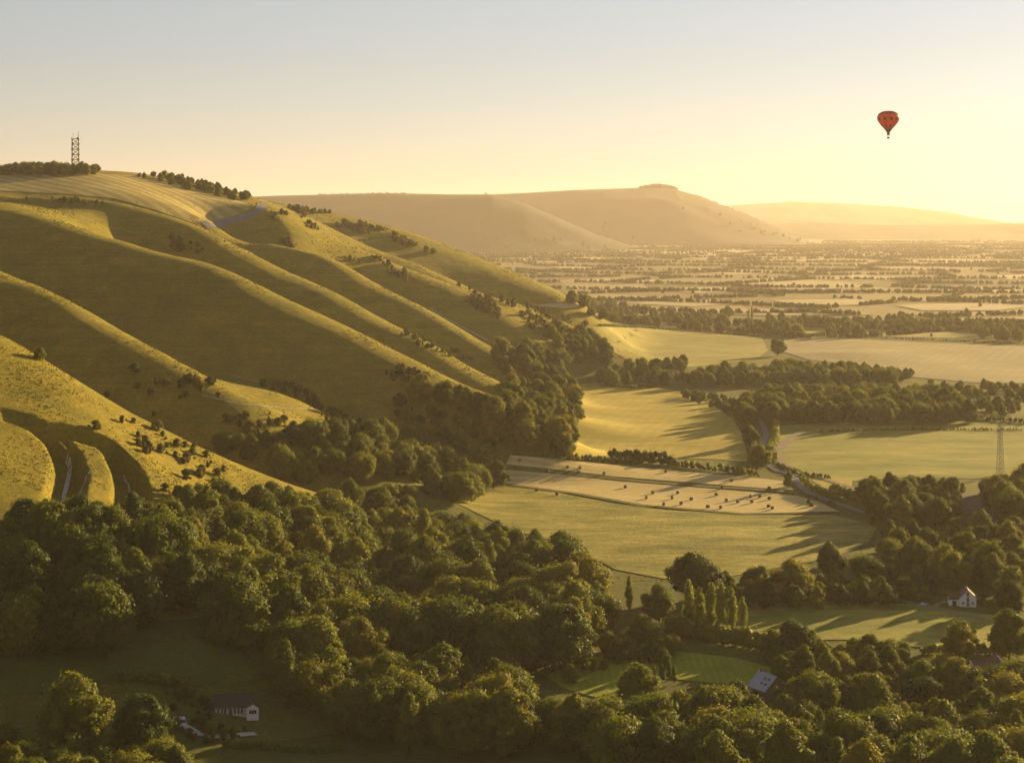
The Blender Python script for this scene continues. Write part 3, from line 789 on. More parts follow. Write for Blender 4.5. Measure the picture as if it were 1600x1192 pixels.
def instances(name, items, protos, label_name):
    """one mass of distant vegetation: points that carry a tree each"""
    me = bpy.data.meshes.new(name)
    me.vertices.add(len(items)); me.vertices.foreach_set('co', np.array([p[:] for p, s in items], dtype=np.float32).ravel())
    a = me.attributes.new('size', 'FLOAT', 'POINT'); a.data.foreach_set('value', np.array([s for p, s in items], dtype=np.float32))
    o = bpy.data.objects.new(name, me); put(o, kind='stuff')
    ng = bpy.data.node_groups.new(name, 'GeometryNodeTree')
    ng.interface.new_socket('Geometry', in_out='INPUT', socket_type='NodeSocketGeometry')
    ng.interface.new_socket('Geometry', in_out='OUTPUT', socket_type='NodeSocketGeometry')
    gi = ng.nodes.new('NodeGroupInput'); go = ng.nodes.new('NodeGroupOutput')
    j = ng.nodes.new('GeometryNodeJoinGeometry')
    for pr in protos:
        oi = ng.nodes.new('GeometryNodeObjectInfo'); oi.inputs[0].default_value = pr; oi.inputs['As Instance'].default_value = True
        ng.links.new(oi.outputs['Geometry'], j.inputs[0])
    ip = ng.nodes.new('GeometryNodeInstanceOnPoints'); ip.inputs['Pick Instance'].default_value = True
    na = ng.nodes.new('GeometryNodeInputNamedAttribute'); na.data_type = 'FLOAT'; na.inputs['Name'].default_value = 'size'
    rv = ng.nodes.new('FunctionNodeRandomValue'); rv.data_type = 'FLOAT_VECTOR'
    rv.inputs[0].default_value = (0, 0, 0); rv.inputs[1].default_value = (0, 0, 6.28)
    ng.links.new(gi.outputs[0], ip.inputs['Points']); ng.links.new(j.outputs[0], ip.inputs['Instance'])
    ng.links.new(na.outputs[0], ip.inputs['Scale']); ng.links.new(rv.outputs[0], ip.inputs['Rotation'])
    ng.links.new(ip.outputs[0], go.inputs[0])
    md = o.modifiers.new('scatter', 'NODES'); md.node_group = ng
    return o
protos = [o for o in scene.objects if o.name.startswith('crown') and o.data in [b[0] for b in BROAD]]
seen = {}
for o in protos: seen.setdefault(o.data.name, o)
w = instances('woodland', rest, list(seen.values())[:6], 'woodland')
w['label'] = 'far-off hedgerow trees and woods across the hazy plain'; w['category'] = 'woodland'
if rest_b:
    w = instances('scrub', rest_b, list(seen.values())[:3], 'scrub')
    w['label'] = 'low scrub too small to tell apart on the far spurs'; w['category'] = 'scrub'

# rough grass: tussocks on the downs and the rough pasture, far too many to count
def m_tuft(nt, out):
    oi = N(nt, 'ObjectInfo'); g = N(nt, 'NewGeometry')
    c = ramp(nt, noise(nt, 0.05, 3, 0.6, g.outputs['Position']), [(0.3, (0.16, 0.16, 0.016)), (0.5, (0.27, 0.225, 0.022)), (0.7, (0.36, 0.28, 0.04))])
    bsdf(nt, out, c, 0.95, spec=0.1)
M_TUFT = mat('tussock_grass', m_tuft)
def tuft_mesh(seed):
    r = np.random.RandomState(seed); n = 26; V = []; F = []
    for i in range(n):
        a = r.uniform(0, 6.283); q = r.uniform(0, 0.55); l = r.uniform(0.5, 1.0); w = 0.16
        b = np.array([q * math.cos(a), q * math.sin(a), -0.15]); t = b + np.array([0.7 * l * math.cos(a) * q, 0.7 * l * math.sin(a) * q, l]); sd = np.array([-math.sin(a), math.cos(a), 0]) * w
        o = len(V); V += [b - sd, b + sd, (b + t) / 2 + sd * 1.1, (b + t) / 2 - sd * 1.1, t]; F += [(o, o + 1, o + 2), (o, o + 2, o + 3), (o + 3, o + 2, o + 4)]
    return np_mesh('tussock', np.array(V), np.array(F), M_TUFT)
trng = np.random.RandomState(21); items = []
def tufts(x0, x1, y0, y1, n, zmin, zmax, s0, s1, thr, sc):
    x = trng.uniform(x0, x1, n); y = trng.uniform(y0, y1, n); z = ground(x, y)
    k = (z > zmin) & (z < zmax) & (fbm(x / sc, y / sc, 3) + trng.uniform(-0.25, 0.25, n) > thr) & (np.abs(x) < 0.29 * y)
    for a, b, c in zip(x[k], y[k], z[k]): items.append((Vector((a, b, c)), trng.uniform(s0, s1)))
tufts(-245, -70, 690, 900, 16000, 22, 140, 0.18, 0.55, 0.0, 22.0)
tufts(-400, 0, 940, 1300, 30000, 14, 170, 0.25, 0.7, 0.08, 30.0)
tufts(-450, 20, 1300, 1750, 22000, 14, 180, 0.3, 0.9, 0.12, 40.0)
tufts(-450, 120, 1750, 2400, 18000, 14, 200, 0.4, 1.1, 0.12, 50.0)
tufts(-40, 190, 800, 1060, 16000, -5, 6, 0.12, 0.42, 0.05, 18.0)
print('tussocks', len(items))
tm = bpy.data.objects.new('tussock', tuft_mesh(4)); tm.location = items[0][0]; tm.scale = (0.8,) * 3
put(tm, kind='stuff'); tm['label'] = 'single tussock of rough grass on the sunlit slope'; tm['category'] = 'grass'
gr = instances('grass', items, [tm], 'grass')
gr['label'] = 'rough tussocky grass over the downs and the rough pasture'; gr['category'] = 'grass'

# ------------------------------------------------------------------ fields, lanes and tracks
def field(name, poly, matl, step=6.0, off=0.25, sub=14):
    """a field draped on the ground inside a surveyed outline"""
    ring = [p for p in (spot(x, y) for x, y in dense(poly + [poly[0]], sub)[:-1]) if p is not None]
    xs = [p.x for p in ring]; ys = [p.y for p in ring]
    pts = [Vector((p.x, p.y)) for p in ring]; n = len(pts); P2 = [(p.x, p.y) for p in ring]
    for x in np.arange(min(xs), max(xs), step):
        for y in np.arange(min(ys), max(ys), step):
            if inside(x, y, P2): pts.append(Vector((x, y)))
    v, e, f, *_ = delaunay_2d_cdt(pts, [(i, (i + 1) % n) for i in range(n)], [], 1, 1e-4)
    V = np.array([(q.x, q.y) for q in v]); Z = ground(V[:, 0], V[:, 1]) + off
    f = [t for t in f if len(t) == 3]
    return put(bpy.data.objects.new(name, np_mesh(name, np.column_stack([V, Z]), np.array(f), matl, True)), kind='structure')
def ribbon(name, pts, width, matl, off=0.4, sub=10, widths=None):
    """a road or track of given width along a surveyed centre line"""
    c = path3(dense(pts, sub)); n = len(c); V = []
    for i, p in enumerate(c):
        t = c[min(i + 1, n - 1)] - c[max(i - 1, 0)]; t.z = 0; t.normalize(); s = Vector((-t.y, t.x, 0))
        w = width if widths is None else np.interp(i / (n - 1), np.linspace(0, 1, len(widths)), widths)
        for k in (-0.5, -0.17, 0.17, 0.5):
            q = p + s * w * k; V.append((q.x, q.y, float(ground(q.x, q.y)) + off))
    F = [(i * 4 + k, i * 4 + k + 1, i * 4 + k + 5, i * 4 + k + 4) for i in range(n - 1) for k in range(3)]
    return put(bpy.data.objects.new(name, np_mesh(name, V, F, matl, True)), kind='structure')

def m_field(c0, c1, c2, line=None, sc=0.05, stretch=(1, 1, 1), bump=0.4, fine=0.9):
    def b(nt, out):
        g = N(nt, 'NewGeometry')
        a = noise(nt, sc, 5, 0.62, g.outputs['Position'], stretch)
        col = ramp(nt, a, [(0.3, c0), (0.5, c1), (0.72, c2)])
        f = noise(nt, fine, 4, 0.7, g.outputs['Position'])
        h = f
        a2 = noise(nt, sc * 5.0, 5, 0.7, g.outputs['Position'], stretch, 0.6)
        col = mix(nt, ramp(nt, a2, [(0.42, (0, 0, 0)), (0.72, (0.75, 0.75, 0.75))]), col, c0)
        col = mix(nt, 1.0, col, ramp(nt, f, [(0.25, (0.8, 0.8, 0.8)), (0.75, (1.18, 1.18, 1.18))]), 'MULTIPLY')
        if line:
            ang, period, dark, amt = line
            mp = N(nt, 'Mapping'); mp.inputs['Rotation'].default_value = (0, 0, R(ang))
            nt.links.new(g.outputs['Position'], mp.inputs[0])
            wv = N(nt, 'TexWave', i_Scale=6.2832 / period / 20.0 * 1.0, i_Distortion=0.8, i_Detail=2.0)
            wv.inputs['Detail Scale'].default_value = 0.3
            nt.links.new(mp.outputs[0], wv.inputs['Vector'])
            w = ramp(nt, wv.outputs['Fac'], [(0.35, (0, 0, 0)), (0.65, (amt, amt, amt))])
            col = mix(nt, w, col, dark)
        bsdf(nt, out, col, 0.95, h, bump, 0.6, 0.1)
    return mat('field_cover', b)
M_STUBBLE = m_field((0.52, 0.40, 0.12), (0.70, 0.55, 0.19), (0.78, 0.63, 0.25), (78, 7.0, (0.46, 0.34, 0.17), 0.7), 0.03)
M_GOLD = m_field((0.30, 0.25, 0.03), (0.50, 0.39, 0.06), (0.62, 0.47, 0.11), (12, 9.0, (0.36, 0.29, 0.045), 0.3), 0.02, (0.5, 1, 1))
M_UPPER = m_field((0.24, 0.22, 0.04), (0.34, 0.29, 0.06), (0.44, 0.35, 0.09), None, 0.015)
M_PALE = m_field((0.27, 0.22, 0.10), (0.36, 0.29, 0.13), (0.44, 0.35, 0.16), (20, 12.0, (0.30, 0.24, 0.10), 0.5), 0.012)
M_PASTURE = m_field((0.14, 0.17, 0.022), (0.30, 0.275, 0.042), (0.46, 0.38, 0.08), None, 0.022, (0.6, 1.3, 1))
M_ROUGH = m_field((0.12, 0.135, 0.02), (0.33, 0.28, 0.045), (0.52, 0.41, 0.11), None, 0.05, (0.5, 1.0, 1, 10), 0.9, 0.5)
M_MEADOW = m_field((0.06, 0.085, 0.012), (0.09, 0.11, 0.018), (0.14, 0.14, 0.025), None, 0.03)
M_LAWN = m_field((0.24, 0.26, 0.016), (0.30, 0.31, 0.02), (0.36, 0.34, 0.03), (0, 2.6, (0.22, 0.25, 0.018), 0.5), 0.1)
M_WHEAT = m_field((0.38, 0.29, 0.08), (0.52, 0.40, 0.13), (0.60, 0.47, 0.17), (-42, 16.0, (0.30, 0.24, 0.075), 0.8), 0.02)
M_PLOUGH = m_field((0.10, 0.075, 0.06), (0.14, 0.105, 0.085), (0.17, 0.13, 0.105), (75, 3.0, (0.09, 0.07, 0.055), 0.6), 0.1)
M_FARFIELD = m_field((0.42, 0.33, 0.16), (0.52, 0.41, 0.21), (0.6, 0.48, 0.27), None, 0.005)
M_ROAD = m_field((0.16, 0.15, 0.145), (0.20, 0.19, 0.185), (0.25, 0.24, 0.23), None, 0.2)
M_CHALK = m_field((0.36, 0.34, 0.28), (0.54, 0.52, 0.46), (0.66, 0.64, 0.58), None, 0.25)
M_DIRT = m_field((0.20, 0.155, 0.10), (0.27, 0.21, 0.14), (0.34, 0.27, 0.18), None, 0.2)
M_VERGE = m_field((0.09, 0.095, 0.02), (0.14, 0.13, 0.03), (0.20, 0.17, 0.04), None, 0.1)

field('rough_pasture_field', [(700,780),(745,768),(790,758),(860,768),(960,787),(1040,797),(1180,805),(1300,805),(1372,822),(1355,850),(1300,872),(1200,890),(1120,905),(1040,905),(960,890),(900,855),(800,828)], M_ROUGH, 7)
field('hay_field', [(770,748),(787,733),(860,740),(960,752),(1060,760),(1160,768),(1245,775),(1280,785),(1312,800),(1270,803),(1160,803),(1060,796),(980,786),(900,772),(830,762),(785,757)], M_STUBBLE, 6, 0.3)
field('hay_field', [(798,712),(850,716),(920,723),(1000,731),(1080,738),(1160,745),(1225,752),(1240,766),(1160,761),(1060,753),(960,745),(860,733),(790,726)], M_STUBBLE, 6, 0.3)
field('golden_field', [(885,602),(940,598),(1000,602),(1065,612),(1110,632),(1145,655),(1160,680),(1170,722),(1120,718),(1060,716),(980,712),(900,714),(880,700)], M_GOLD, 9)
field('upper_field', [(925,512),(960,509),(1060,518),(1190,528),(1200,548),(1180,562),(1100,572),(1040,574),(985,566),(955,548)], M_UPPER, 12, 0.4)
field('pale_field', [(1225,530),(1320,530),(1450,536),(1600,542),(1640,545),(1640,600),(1520,598),(1430,590),(1350,572),(1260,562),(1225,550)], M_PALE, 14, 0.4)
field('pasture_field', [(1212,666),(1300,660),(1400,658),(1540,660),(1640,664),(1640,745),(1520,748),(1400,746),(1330,752),(1270,745),(1222,722),(1208,700)], M_PASTURE, 9)
field('small_pasture_field', [(1262,748),(1300,744),(1332,752),(1330,764),(1290,764)], M_GOLD, 8)
field('house_field', [(1165,942),(1250,940),(1360,940),(1450,946),(1500,955),(1560,962),(1570,985),(1555,1012),(1440,1012),(1330,1000),(1200,1000),(1165,990)], M_PASTURE, 6)
field('garden_lawn', [(835,1045),(870,1030),(960,1024),(1060,1018),(1150,1028),(1210,1045),(1200,1066),(1120,1068),(1040,1060),(985,1075),(930,1090),(880,1075)], M_LAWN, 4, 0.2)
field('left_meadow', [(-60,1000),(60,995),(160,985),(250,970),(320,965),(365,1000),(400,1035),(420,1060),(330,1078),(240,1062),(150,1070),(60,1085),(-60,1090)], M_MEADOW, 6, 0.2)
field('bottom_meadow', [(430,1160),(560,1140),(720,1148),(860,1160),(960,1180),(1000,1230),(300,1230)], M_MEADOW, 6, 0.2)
field('hilltop_wheat_field', [(-80,272),(60,270.5),(130,270.5),(205,275),(250,284),(290,293),(350,308),(388,320),(392,327),(372,336),(335,349),(300,349),(240,328),(180,311),(100,303.5),(0,299),(-80,299)], M_WHEAT, 12, 0.4)
field('ploughed_field', [(1468,785),(1500,774),(1570,775),(1592,800),(1560,806),(1475,800)], M_PLOUGH, 6)
for poly in ([(838,388),(900,384),(985,387),(1010,392),(940,398),(870,397)], [(1030,393),(1150,391),(1220,397),(1130,402),(1040,400)], [(1395,408),(1470,405),(1560,407),(1490,412),(1420,414)],
             [(1280,436),(1340,430),(1400,434),(1350,440)], [(960,474),(1080,470),(1180,474),(1080,480)], [(1200,470),(1330,468),(1400,474),(1280,480)], [(1400,478),(1520,474),(1620,478),(1560,486),(1440,486)],
             [(830,478),(900,474),(930,480),(880,484)], [(1010,452),(1120,449),(1180,455),(1090,459)], [(1420,452),(1540,449),(1620,453),(1540,460)], [(900,438),(1000,435),(1040,440),(960,444)], [(1150,444),(1250,441),(1290,446),(1200,450)],
             [(1520,433),(1600,430),(1640,434),(1580,438)], [(1320,398),(1400,396),(1440,399),(1370,402)], [(860,418),(940,416),(980,420),(900,423)], [(1080,425),(1190,422),(1230,427),(1140,430)], [(1030,488),(1120,484),(1300,487),(1380,492),(1200,494)]):
    field('distant_field', poly, M_FARFIELD, 60, 1.2, 8)
field('small_upper_field', [(1250,512),(1290,508),(1300,520),(1260,522)], M_UPPER, 16, 0.5)
field('small_upper_field', [(1345,512),(1420,514),(1530,524),(1480,528),(1350,526)], M_UPPER, 16, 0.5)

ribbon('verge', [(788,730),(900,742),(1000,752),(1100,760),(1240,769)], 5, M_VERGE, 0.5)
ribbon('verge', [(700,776),(790,757.5),(900,772),(1000,790),(1160,804),(1312,801)], 5, M_VERGE, 0.5)
ribbon('lane', [(1180,650),(1192,662),(1197,680),(1190,700),(1192,722),(1215,737),(1240,742),(1246,757),(1262,770),(1300,785),(1345,800),(1400,815)], 4.0, M_ROAD, 0.5, 8)
ribbon('lane', [(1240,742),(1270,744),(1335,764),(1345,775)], 4.0, M_DIRT, 0.5, 8)
ribbon('farm_track', [(1252,676),(1225,694),(1213,706),(1216,720),(1240,740)], 7, M_DIRT, 0.5, 8)
ribbon('hill_road', [(318,352),(345,349),(375,342),(398,334),(408,326),(410,319)], 10, M_ROAD, 0.5, 8)
ribbon('chalk_track', [(104,716),(110,732),(105,755),(100,775),(98,792)], 1.5, M_CHALK, 0.15, 8)
ribbon('chalk_track', [(140,736),(134,748),(128,765),(119,785)], 1.0, M_CHALK, 0.15, 8)
ribbon('chalk_track', [(192,745),(201,758),(203,772)], 0.9, M_CHALK, 0.15, 6)
ribbon('chalk_track', [(315,618),(345,625),(380,632),(412,635),(440,638),(500,641)], 0.6, M_CHALK, 0.25, 8)
ribbon('chalk_track', [(365,588),(400,596),(450,606),(490,622)], 0.4, M_CHALK, 0.25, 8)
ribbon('chalk_track', [(672,482),(700,500),(762,532)], 1.0, M_CHALK, 0.3, 8)

# ------------------------------------------------------------------ hedges
def hedge(pts, h, w, label, n_per_m=26, lump=0.35):
    c = path3(dense(pts, 14)); r = np.random.RandomState(int(abs(pts[0][0]) + pts[0][1]))
    C = []; Rr = []
    for a, b in zip(c[:-1], c[1:]):
        m = max(1, int((b - a).length / (w * 0.55)))
        for i in range(m):
            p = a.lerp(b, i / m); k = 1 + lump * r.uniform(-1, 1)
            for z in (0.28, 0.66):
                C.append((p.x + r.uniform(-.25, .25) * w, p.y + r.uniform(-.25, .25) * w, float(ground(p.x, p.y)) + h * z * k)); Rr.append(0.36 * h * k if h < w * 1.4 else w * 0.5)
    C = np.array(C); Rr = np.array(Rr); o = C.mean(0); length = sum((b - a).length for a, b in zip(c[:-1], c[1:]))
    v, f = leaf_cloud(r, C - o, Rr, int(min(length * n_per_m, 16000)), 0.5 + h * 0.03, np.array([0, 0, -3.0]))
    ob = bpy.data.objects.new('hedge', np_mesh('hedge', v, f, M_LEAF)); ob.location = o
    put(ob, label, 'hedge')
hedge([(800,709),(880,716),(950,722),(1000,726)], 3.0, 3.0, 'low dark hedge along the left half of the top of the hay field')
hedge([(955,719),(1000,722),(1052,727)], 7.5, 5.0, 'tall bushy hedge between the golden field and the hay field')
hedge([(1050,728),(1100,734),(1190,746)], 4.5, 4.0, 'dark hedge along the right half of the top of the hay field')
hedge([(1050,990),(1080,997),(1120,1004),(1168,1010)], 6.5, 5.0, 'tall clipped dark hedge below the row of poplars', 60, 0.08)
hedge([(1200,655),(1213,666),(1213,690),(1204,708),(1212,728)], 5.0, 4.5, 'curving sunlit hedge along the right side of the sunken lane')
hedge([(1165,658),(1178,690),(1178,720),(1190,732)], 4.0, 3.5, 'low hedge along the left side of the sunken lane')
hedge([(1215,728),(1245,742),(1300,748)], 2.2, 2.2, 'thin hedge at the foot of the pasture beside the lane junction')
hedge([(1252,750),(1268,768),(1290,777),(1310,780)], 4.0, 4.0, 'ragged hedge on the right bank of the lane below the junction')
hedge([(1300,772),(1330,780),(1350,786)], 5.0, 4.0, 'dark hedge running from the lane to the copse')
hedge([(1120,938),(1200,938),(1300,936),(1400,934),(1450,938)], 5.0, 4.0, 'long thick hedge at the back of the field by the white house')
hedge([(190,1062),(235,1066),(300,1078)], 3.2, 3.5, 'clipped dark hedge above the bungalow garden', 60, 0.08)
hedge([(290,1078),(302,1092)], 3.0, 3.0, 'short dark hedge end beside the bungalow drive', 60, 0.1)
hedge([(350,1168),(420,1172),(500,1178),(530,1172)], 2.0, 2.2, 'dark hedge between the bungalow and the bottom meadow', 50)
hedge([(1170,1010),(1200,1020),(1240,1050)], 5.5, 5.0, 'dark hedge at the right end of the garden lawn')
hedge([(1440,1022),(1500,1020),(1560,1022)], 3.2, 3.0, 'hedge between the red-walled house and the field by the white house')
hedge([(1380,651),(1480,653),(1560,655)], 3.0, 3.5, 'low hedge at the foot of the long dark copse')
hedge([(1545,657),(1600,661),(1640,663)], 3.5, 3.5, 'dark hedge behind the lattice pylon at the right edge')
hedge([(1280,676),(1380,673),(1480,672),(1600,673)], 1.8, 2.5, 'low shadowed hedge bank running straight across the pasture')
hedge([(1200,524),(1300,526),(1420,531),(1540,536),(1640,540)], 3.0, 4.0, 'long low hedge along the top of the pale field', 14)
hedge([(935,510),(1040,515),(1120,521),(1190,526)], 3.0, 4.0, 'long low hedge along the top of the upper field', 14)
hedge([(935,603),(985,607),(1020,606)], 2.8, 3.0, 'low hedge at the top of the golden field', 20)
hedge([(1525,942),(1560,950),(1600,956)], 2.2, 2.2, 'low hedge to the right of the white house')

# ------------------------------------------------------------------ hay bales
def m_bale(nt, out):
    tc = N(nt, 'TexCoord'); n = noise(nt, 5.0, 4, 0.7, tc.outputs['Object'], (1, 1, 6))
    bsdf(nt, out, ramp(nt, n, [(0.3, (0.11, 0.08, 0.035)), (0.7, (0.24, 0.175, 0.08))]), 0.95, n, 0.6, 0.1)
M_BALE = mat('hay', m_bale)
def bale_mesh():
    bm = bmesh.new(); k = 18; rings = []
    for x, r in ((-0.62, 0.0), (-0.60, 0.34), (-0.63, 0.36), (-0.62, 0.70), (-0.56, 0.80), (0.56, 0.80), (0.62, 0.70), (0.63, 0.36), (0.60, 0.34), (0.62, 0.0)):
        rr = random.Random(int(r * 100))
        rings.append([bm.verts.new((x, r * math.cos(6.283 * i / k) * (1.03), 0.78 + r * math.sin(6.283 * i / k) * 0.98)) for i in range(k)])
    for A, B in zip(rings[:-1], rings[1:]):
        for i in range(k): bm.faces.new((A[i], A[(i + 1) % k], B[(i + 1) % k], B[i]))
    bmesh.ops.remove_doubles(bm, verts=bm.verts[:], dist=0.001)
    return bm_mesh('hay_bale', bm, M_BALE)
BALE = bale_mesh()
low = [(977,761),(1020,770),(1059,770),(1010,778),(1050,778),(1080,780),(1064,787),(1037,788),(1119,773),(1135,782),(1153,784),(1106,792),(1126,793),(1173,776),(1187,776),(1202,779),(1175,784),(1201,791),(1207,794),(838,766),(870,772)]
up = [(812,720),(805,730),(848,736),(856,736),(887,730),(890,738),(904,738),(906,731),(944,740),(1040,737),(1143,751),(1128,762),(1202,763),(1208,769),(1239,771)]
for pts, where in ((low, 'the lower hay strip'), (up, 'the upper hay strip')):
    for i, (x, y) in enumerate(sorted(pts)):
        p = spot(x, y, 0.8)
        o = bpy.data.objects.new('hay_bale', BALE); o.location = p + Vector((0, 0, 0.28)); o.rotation_euler = (0, 0, prnd.uniform(0, 3.14)); o.scale = (1.1,) * 3
        nth = (ORDS + ['seventeenth', 'eighteenth', 'nineteenth', 'twentieth', 'twenty-first'])[i]
        put(o, 'round hay bale on ' + where + ', ' + nth + ' from the left', 'hay bale', 'round bales on the hay field')

# ------------------------------------------------------------------ houses
def plain(name, c, rough=0.6, metal=0.0, spec=0.3, nz=6.0, amt=0.25):
    def b(nt, out):
        tc = N(nt, 'TexCoord'); n = noise(nt, nz, 4, 0.6, tc.outputs['Object'])
        lo = tuple(v * (1 - amt) for v in c); hi = tuple(min(1, v * (1 + amt * 0.6)) for v in c)
        bsdf(nt, out, ramp(nt, n, [(0.3, lo), (0.7, hi)]), rough, spec=spec, metal=metal)
    return mat(name, b)
M_WHITE = plain('white_render', (0.80, 0.79, 0.76), 0.8, amt=0.08)
M_CREAM = plain('cream_render', (0.55, 0.50, 0.42), 0.85, amt=0.1)
M_BRICK = plain('red_brick', (0.19, 0.11, 0.085), 0.9, amt=0.25)
M_SLATE = plain('slate', (0.34, 0.38, 0.43), 0.4, spec=0.5, amt=0.25)
M_DARKROOF = plain('concrete_tile', (0.055, 0.05, 0.046), 0.85, amt=0.3)
M_TILE = plain('clay_tile', (0.14, 0.075, 0.05), 0.85, amt=0.3)
M_GLASS = plain('window_glass', (0.02, 0.024, 0.03), 0.08, spec=0.8, amt=0.1)
M_TIMBER = plain('dark_timber', (0.04, 0.035, 0.03), 0.8)
M_STEEL = plain('galvanised_steel', (0.22, 0.20, 0.17), 0.55, 0.4)
def part(name, parent, build, matl, smooth=False):
    bm = bmesh.new(); build(bm); return put(bpy.data.objects.new(name, bm_mesh(name, bm, matl, smooth)), parent=parent)
def box_part(name, parent, matl, *a): return part(name, parent, lambda bm: add_box(bm, *a), matl)
def gable_block(parent, x0, x1, y0, y1, eave, ridge, wall, roofm, axis='x', over=0.35, slates=True, prefix=''):
    """walls with gables and a tiled roof; the ridge runs along `axis`"""
    def walls(bm):
        b = [bm.verts.new(p) for p in ((x0, y0, -1), (x1, y0, -1), (x1, y1, -1), (x0, y1, -1))]
        t = [bm.verts.new(p) for p in ((x0, y0, eave), (x1, y0, eave), (x1, y1, eave), (x0, y1, eave))]
        if axis == 'x':
            r = [bm.verts.new((x0, (y0 + y1) / 2, ridge)), bm.verts.new((x1, (y0 + y1) / 2, ridge))]
            bm.faces.new((b[0], b[1], t[1], t[0])); bm.faces.new((b[2], b[3], t[3], t[2]))
            bm.faces.new((b[1], b[2], t[2], r[1], t[1])); bm.faces.new((b[3], b[0], t[0], r[0], t[3]))
        else:
            r = [bm.verts.new(((x0 + x1) / 2, y0, ridge)), bm.verts.new(((x0 + x1) / 2, y1, ridge))]
            bm.faces.new((b[1], b[2], t[2], t[1])); bm.faces.new((b[3], b[0], t[0], t[3]))
            bm.faces.new((b[0], b[1], t[1], r[0], t[0])); bm.faces.new((b[2], b[3], t[3], r[1], t[2]))
    part('wall', parent, walls, wall)
    def slope(sign):
        def f(bm):
            n = 9; h = ridge - eave
            half = (y1 - y0) / 2 if axis == 'x' else (x1 - x0) / 2
            k = (half + over) / half
            for i in range(n):            # courses, each lapping the one below
                a, b = i / n * k, (i + 1.12) / n * k
                za, zb = ridge + 0.10 - h * a, ridge + 0.10 - h * b
                lift = 0.05
                if axis == 'x':
                    m = (y0 + y1) / 2; A, B = m + sign * half * a, m + sign * half * b
                    q = [(x0 - over, A, za), (x1 + over, A, za), (x1 + over, B, zb + lift), (x0 - over, B, zb + lift)]
                else:
                    m = (x0 + x1) / 2; A, B = m + sign * half * a, m + sign * half * b
                    q = [(A, y0 - over, za), (A, y1 + over, za), (B, y1 + over, zb + lift), (B, y0 - over, zb + lift)]
                top = [bm.verts.new(p) for p in q]; low_ = [bm.verts.new((p[0], p[1], p[2] - 0.09)) for p in q]
                bm.faces.new(top); bm.faces.new(low_[::-1])
                for j in range(4): bm.faces.new((top[j], low_[j], low_[(j + 1) % 4], top[(j + 1) % 4]))
        return f
    rf = part('roof', parent, slope(1), roofm); part('roof_slope', rf, slope(-1), roofm)
    return rf
def window(parent, x, y, z, w, h, face='-y', name='window', mull=1):
    """framed window set on a wall; face is the wall's outward side"""
    def tr(bm):
        if face == '+x': bmesh.ops.rotate(bm, verts=bm.verts[:], cent=(0, 0, 0), matrix=Matrix.Rotation(R(90), 3, 'Z'))
        if face == '-x': bmesh.ops.rotate(bm, verts=bm.verts[:], cent=(0, 0, 0), matrix=Matrix.Rotation(R(-90), 3, 'Z'))
        bmesh.ops.translate(bm, verts=bm.verts[:], vec=(x, y, z))
    def fr(bm):
        t = 0.09
        add_box(bm, 0, -0.04, h / 2 - t / 2, w, 0.12, t); add_box(bm, 0, -0.04, -h / 2 + t / 2, w + 0.12, 0.18, t)
        add_box(bm, -w / 2 + t / 2, -0.04, 0, t, 0.12, h - 2 * t); add_box(bm, w / 2 - t / 2, -0.04, 0, t, 0.12, h - 2 * t)
        for k in range(mull): add_box(bm, -w / 2 + w * (k + 1) / (mull + 1), -0.035, 0, 0.06, 0.1, h - 2 * t)
        tr(bm)
    def gl(bm): add_box(bm, 0, -0.01, 0, w - 0.1, 0.05, h - 0.1); tr(bm)
    wi = part(name, parent, gl, M_GLASS); part('frame', wi, fr, M_WHITE)
    return wi
def chimney(parent, x, y, z, h=1.6, w=0.7):
    c = box_part('chimney', parent, M_BRICK, x, y, z + h / 2, w, w, h)
    box_part('chimney_pot', c, M_TILE, x, y, z + h + 0.22, 0.28, 0.28, 0.44)

# white cottage at the far side of the field: white gable to the camera, lower wing on the left
p = spot(1512, 948); a0 = math.atan2(p.x, p.y)
h = empty('white_house', p, -a0 * 0.6, label='white gabled cottage with a lower left wing at the back of the shaded field', cat='house')
gable_block(h, -3.1, 3.3, 0, 9, 3.4, 6.6, M_WHITE, M_TILE, 'y')
gable_block(h, -7.0, -3.1, 1.6, 7.4, 2.5, 4.0, M_WHITE, M_TILE, 'x', 0.25)
part('timber_strip', h, lambda bm: add_box(bm, 0.1, -0.06, 3.0, 1.0, 0.12, 5.4), M_TIMBER)
window(h, 0.1, -0.13, 1.6, 0.8, 1.2); window(h, 0.1, -0.13, 4.0, 0.8, 1.1)
window(h, -1.7, -0.03, 1.5, 0.9, 1.1); window(h, 1.9, -0.03, 1.5, 0.9, 1.1)
part('door', h, lambda bm: add_box(bm, -4.9, 1.56, 1.0, 1.5, 0.1, 2.0), M_TIMBER)
chimney(h, -6.4, 4.5, 3.4)
# bungalow at the bottom left
p = spot(366, 1119); a0 = math.atan2(p.x, p.y)
h = empty('bungalow', p, -a0 * 0.9, label='long low bungalow with dark windows and a white gabled bay, below the dark meadow', cat='house')
gable_block(h, -5.6, 5.2, 0.6, 9.0, 2.7, 5.6, M_CREAM, M_DARKROOF, 'x', 0.4)
gable_block(h, 3.6, 7.1, -1.2, 4.0, 2.6, 3.9, M_WHITE, M_DARKROOF, 'y', 0.3)
window(h, 5.35, -1.23, 1.5, 2.2, 1.3, mull=2)
for i, x in enumerate((-4.6, -3.5, -2.6, 0.2, 1.2, 2.2)): window(h, x, 0.57, 1.45, 0.7, 1.9, mull=0)
part('door', h, lambda bm: add_box(bm, -1.15, 0.56, 1.05, 1.0, 0.1, 2.1), M_BRICK)
box_part('garage', h, M_BRICK, -8.4, 4.6, 1.0, 5.0, 6.0, 3.0)
